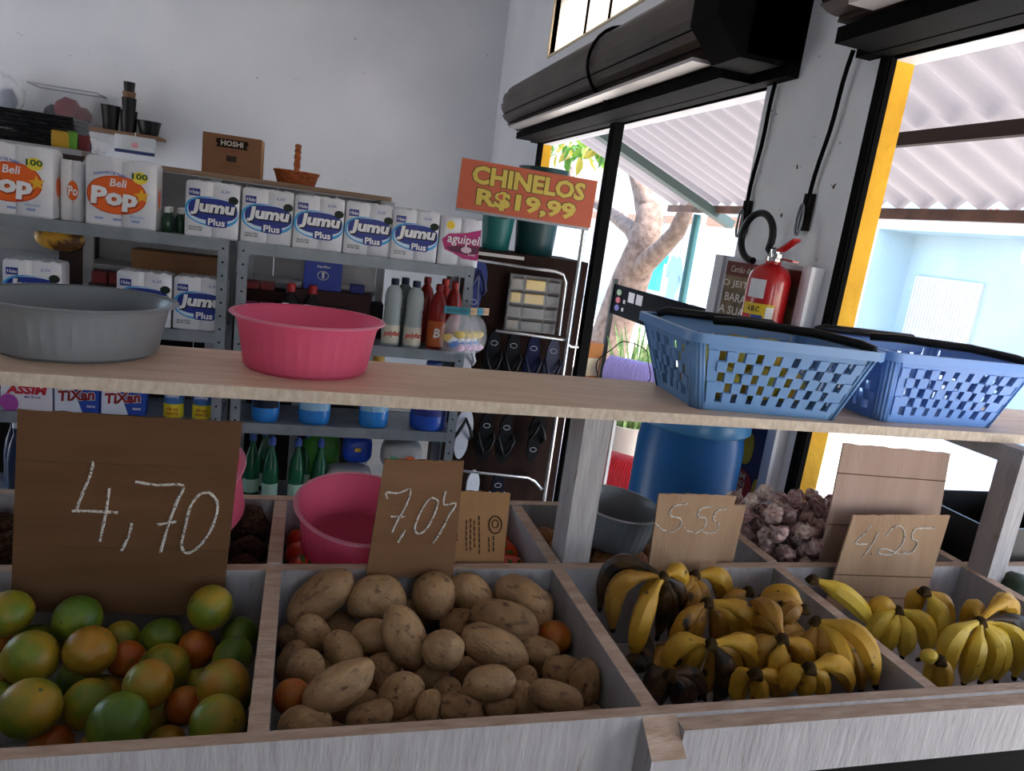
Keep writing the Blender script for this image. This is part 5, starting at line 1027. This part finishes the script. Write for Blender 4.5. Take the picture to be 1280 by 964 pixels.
# flip-flops
def sole(L, Wd):
    o = []
    for i in range(28):
        a = 2*math.pi*i/28; z = math.cos(a); x = math.sin(a)
        wdt = Wd/2*(1.0 if z > 0 else .82)*(1-.18*math.exp(-((z+.15)/.3)**2)); o.append((x*wdt, L/2*z))
    return o
def flipflop(label, c, solec, strapc, L=.25, Wd=.095, rot=0, group='flip-flops on the display'):
    t = thing('flip_flop', label, 'flip-flop', c, 0, group); t.rotation_euler = (0, rot, 0)
    MB().prism(sole(L, Wd), 0, .016, 'y').build('sole', P(solec, .6), t); pv = Vector((0, -.012, L*.30))
    for s_ in (-1, 1):
        mb = MB(); mb.tube([pv+Vector((0, .01, .004)), pv, Vector((s_*Wd*.22, -.030, L*.16)), Vector((s_*Wd*.40, -.024, 0)), Vector((s_*Wd*.40, .004, -L*.10))], [.004, .006, .008, .008, .006], 8); mb.build('strap', P(strapc, .4), t, 60)
    mb = MB(); mb.tube([(.016*math.cos(2*math.pi*i/16), -.001, -L*.25+.011*math.sin(2*math.pi*i/16)) for i in range(16)], .0012, 5, closed=True); mb.build('logo', P('b8bcc4', .5), t); return t
FY = 3.215
for i, (x, z, sc_, tc_, rot, lb_) in enumerate(((.735, .93, 'c4c6cc', 'b0b4bc', 0, 'pale grey flip-flop hanging beside the toy bags'), (.86, .955, '0a0b11', '06070b', math.pi, 'black flip-flop with oval logo, left of the upper pair'), (.955, .95, '0a0b11', '06070b', math.pi, 'black flip-flop with oval logo, right of the upper pair'), (1.055, .945, '0c1232', '090e28', math.pi, 'navy flip-flop in the upper row next to the black pair'), (1.155, .94, '0d1336', '090e26', math.pi, 'navy flip-flop in the upper row near the chrome pole'),
        (.765, .57, 'b9bcc4', '17181c', .06, 'pale grey flip-flop with black strap in the lower row'), (.875, .555, '08090c', '050608', math.pi, 'black flip-flop with logo, left of the lower pair'), (.975, .55, '08090c', '050608', math.pi, 'black flip-flop with logo, right of the lower pair'), (1.13, .57, '08090c', '050608', .1, 'black white-edged flip-flop in the lower row near the chrome pole'),
        (.845, .265, 'c8cace', '141519', math.pi, 'white flip-flop with black strap in the bottom row'), (.97, .255, '0b0d18', 'd0d2d8', math.pi, 'navy flip-flop with white strap in the bottom row'), (.745, 1.26, '1a2a6a', '16224f', .1, 'navy flip-flop hanging high beside the shelf upright'))):
    flipflop(lb_, (x, FY, z), sc_, tc_, .25, .092, rot)
# hanging toy bags at the shelf end
for i, (x, dy, rz) in enumerate(((.612, -.05, .0), (.645, -.035, .12), (.678, -.02, .22), (.708, -.005, .3))):
    t = thing('toy_bag', 'small clear toy bag with striped card header, %s of the hanging row' % ('front', 'second', 'third', 'backmost')[i], 'toy bag', (x, YF+dy, 1.0), rz, 'hanging toy bags')
    MB().box(-.055, .055, -.004, .004, .17, .20).build('card_header', P(('3a8a9a', 'd8b48a', '3f8fa8', 'caa27a')[i], .5), t); text('lettering', 'BRINQUEDO', .085, .012, (0, -.005, .184), P('20303a', .5), t)
    obj('film', mesh_of('film', [Vector((v.x*.06*(1-.25*v.z), v.y*.014, v.z*.085+.085))*(1+.08*noise.noise(v*3+Vector((i, 0, 0)))) for v in IV], IF, FILM2), t)
    for k, (cx, cz, c_) in enumerate(((-.028, .07, 'd8a82a'), (.02, .085, 'd8b83a'), (.0, .045, '2f6fc0'), (.025, .03, 'd0b0c8'), (-.01, .06, 'e0e0e4'))): o = obj('toy', mesh_of('toy', [Vector((v.x*.024, v.y*.009, v.z*.017))*(1+.3*noise.noise(v*2+Vector((k, i, 0)))) for v in IV2], IF2, P(c_, .4)), t); o.location = (cx, 0, cz)
    MB().tube([(0, 0, .20), (0, .01, .25), (0, .02-dy*.3, .33)], .0015, 5).build('string', P('8a8a8a', .5), t)
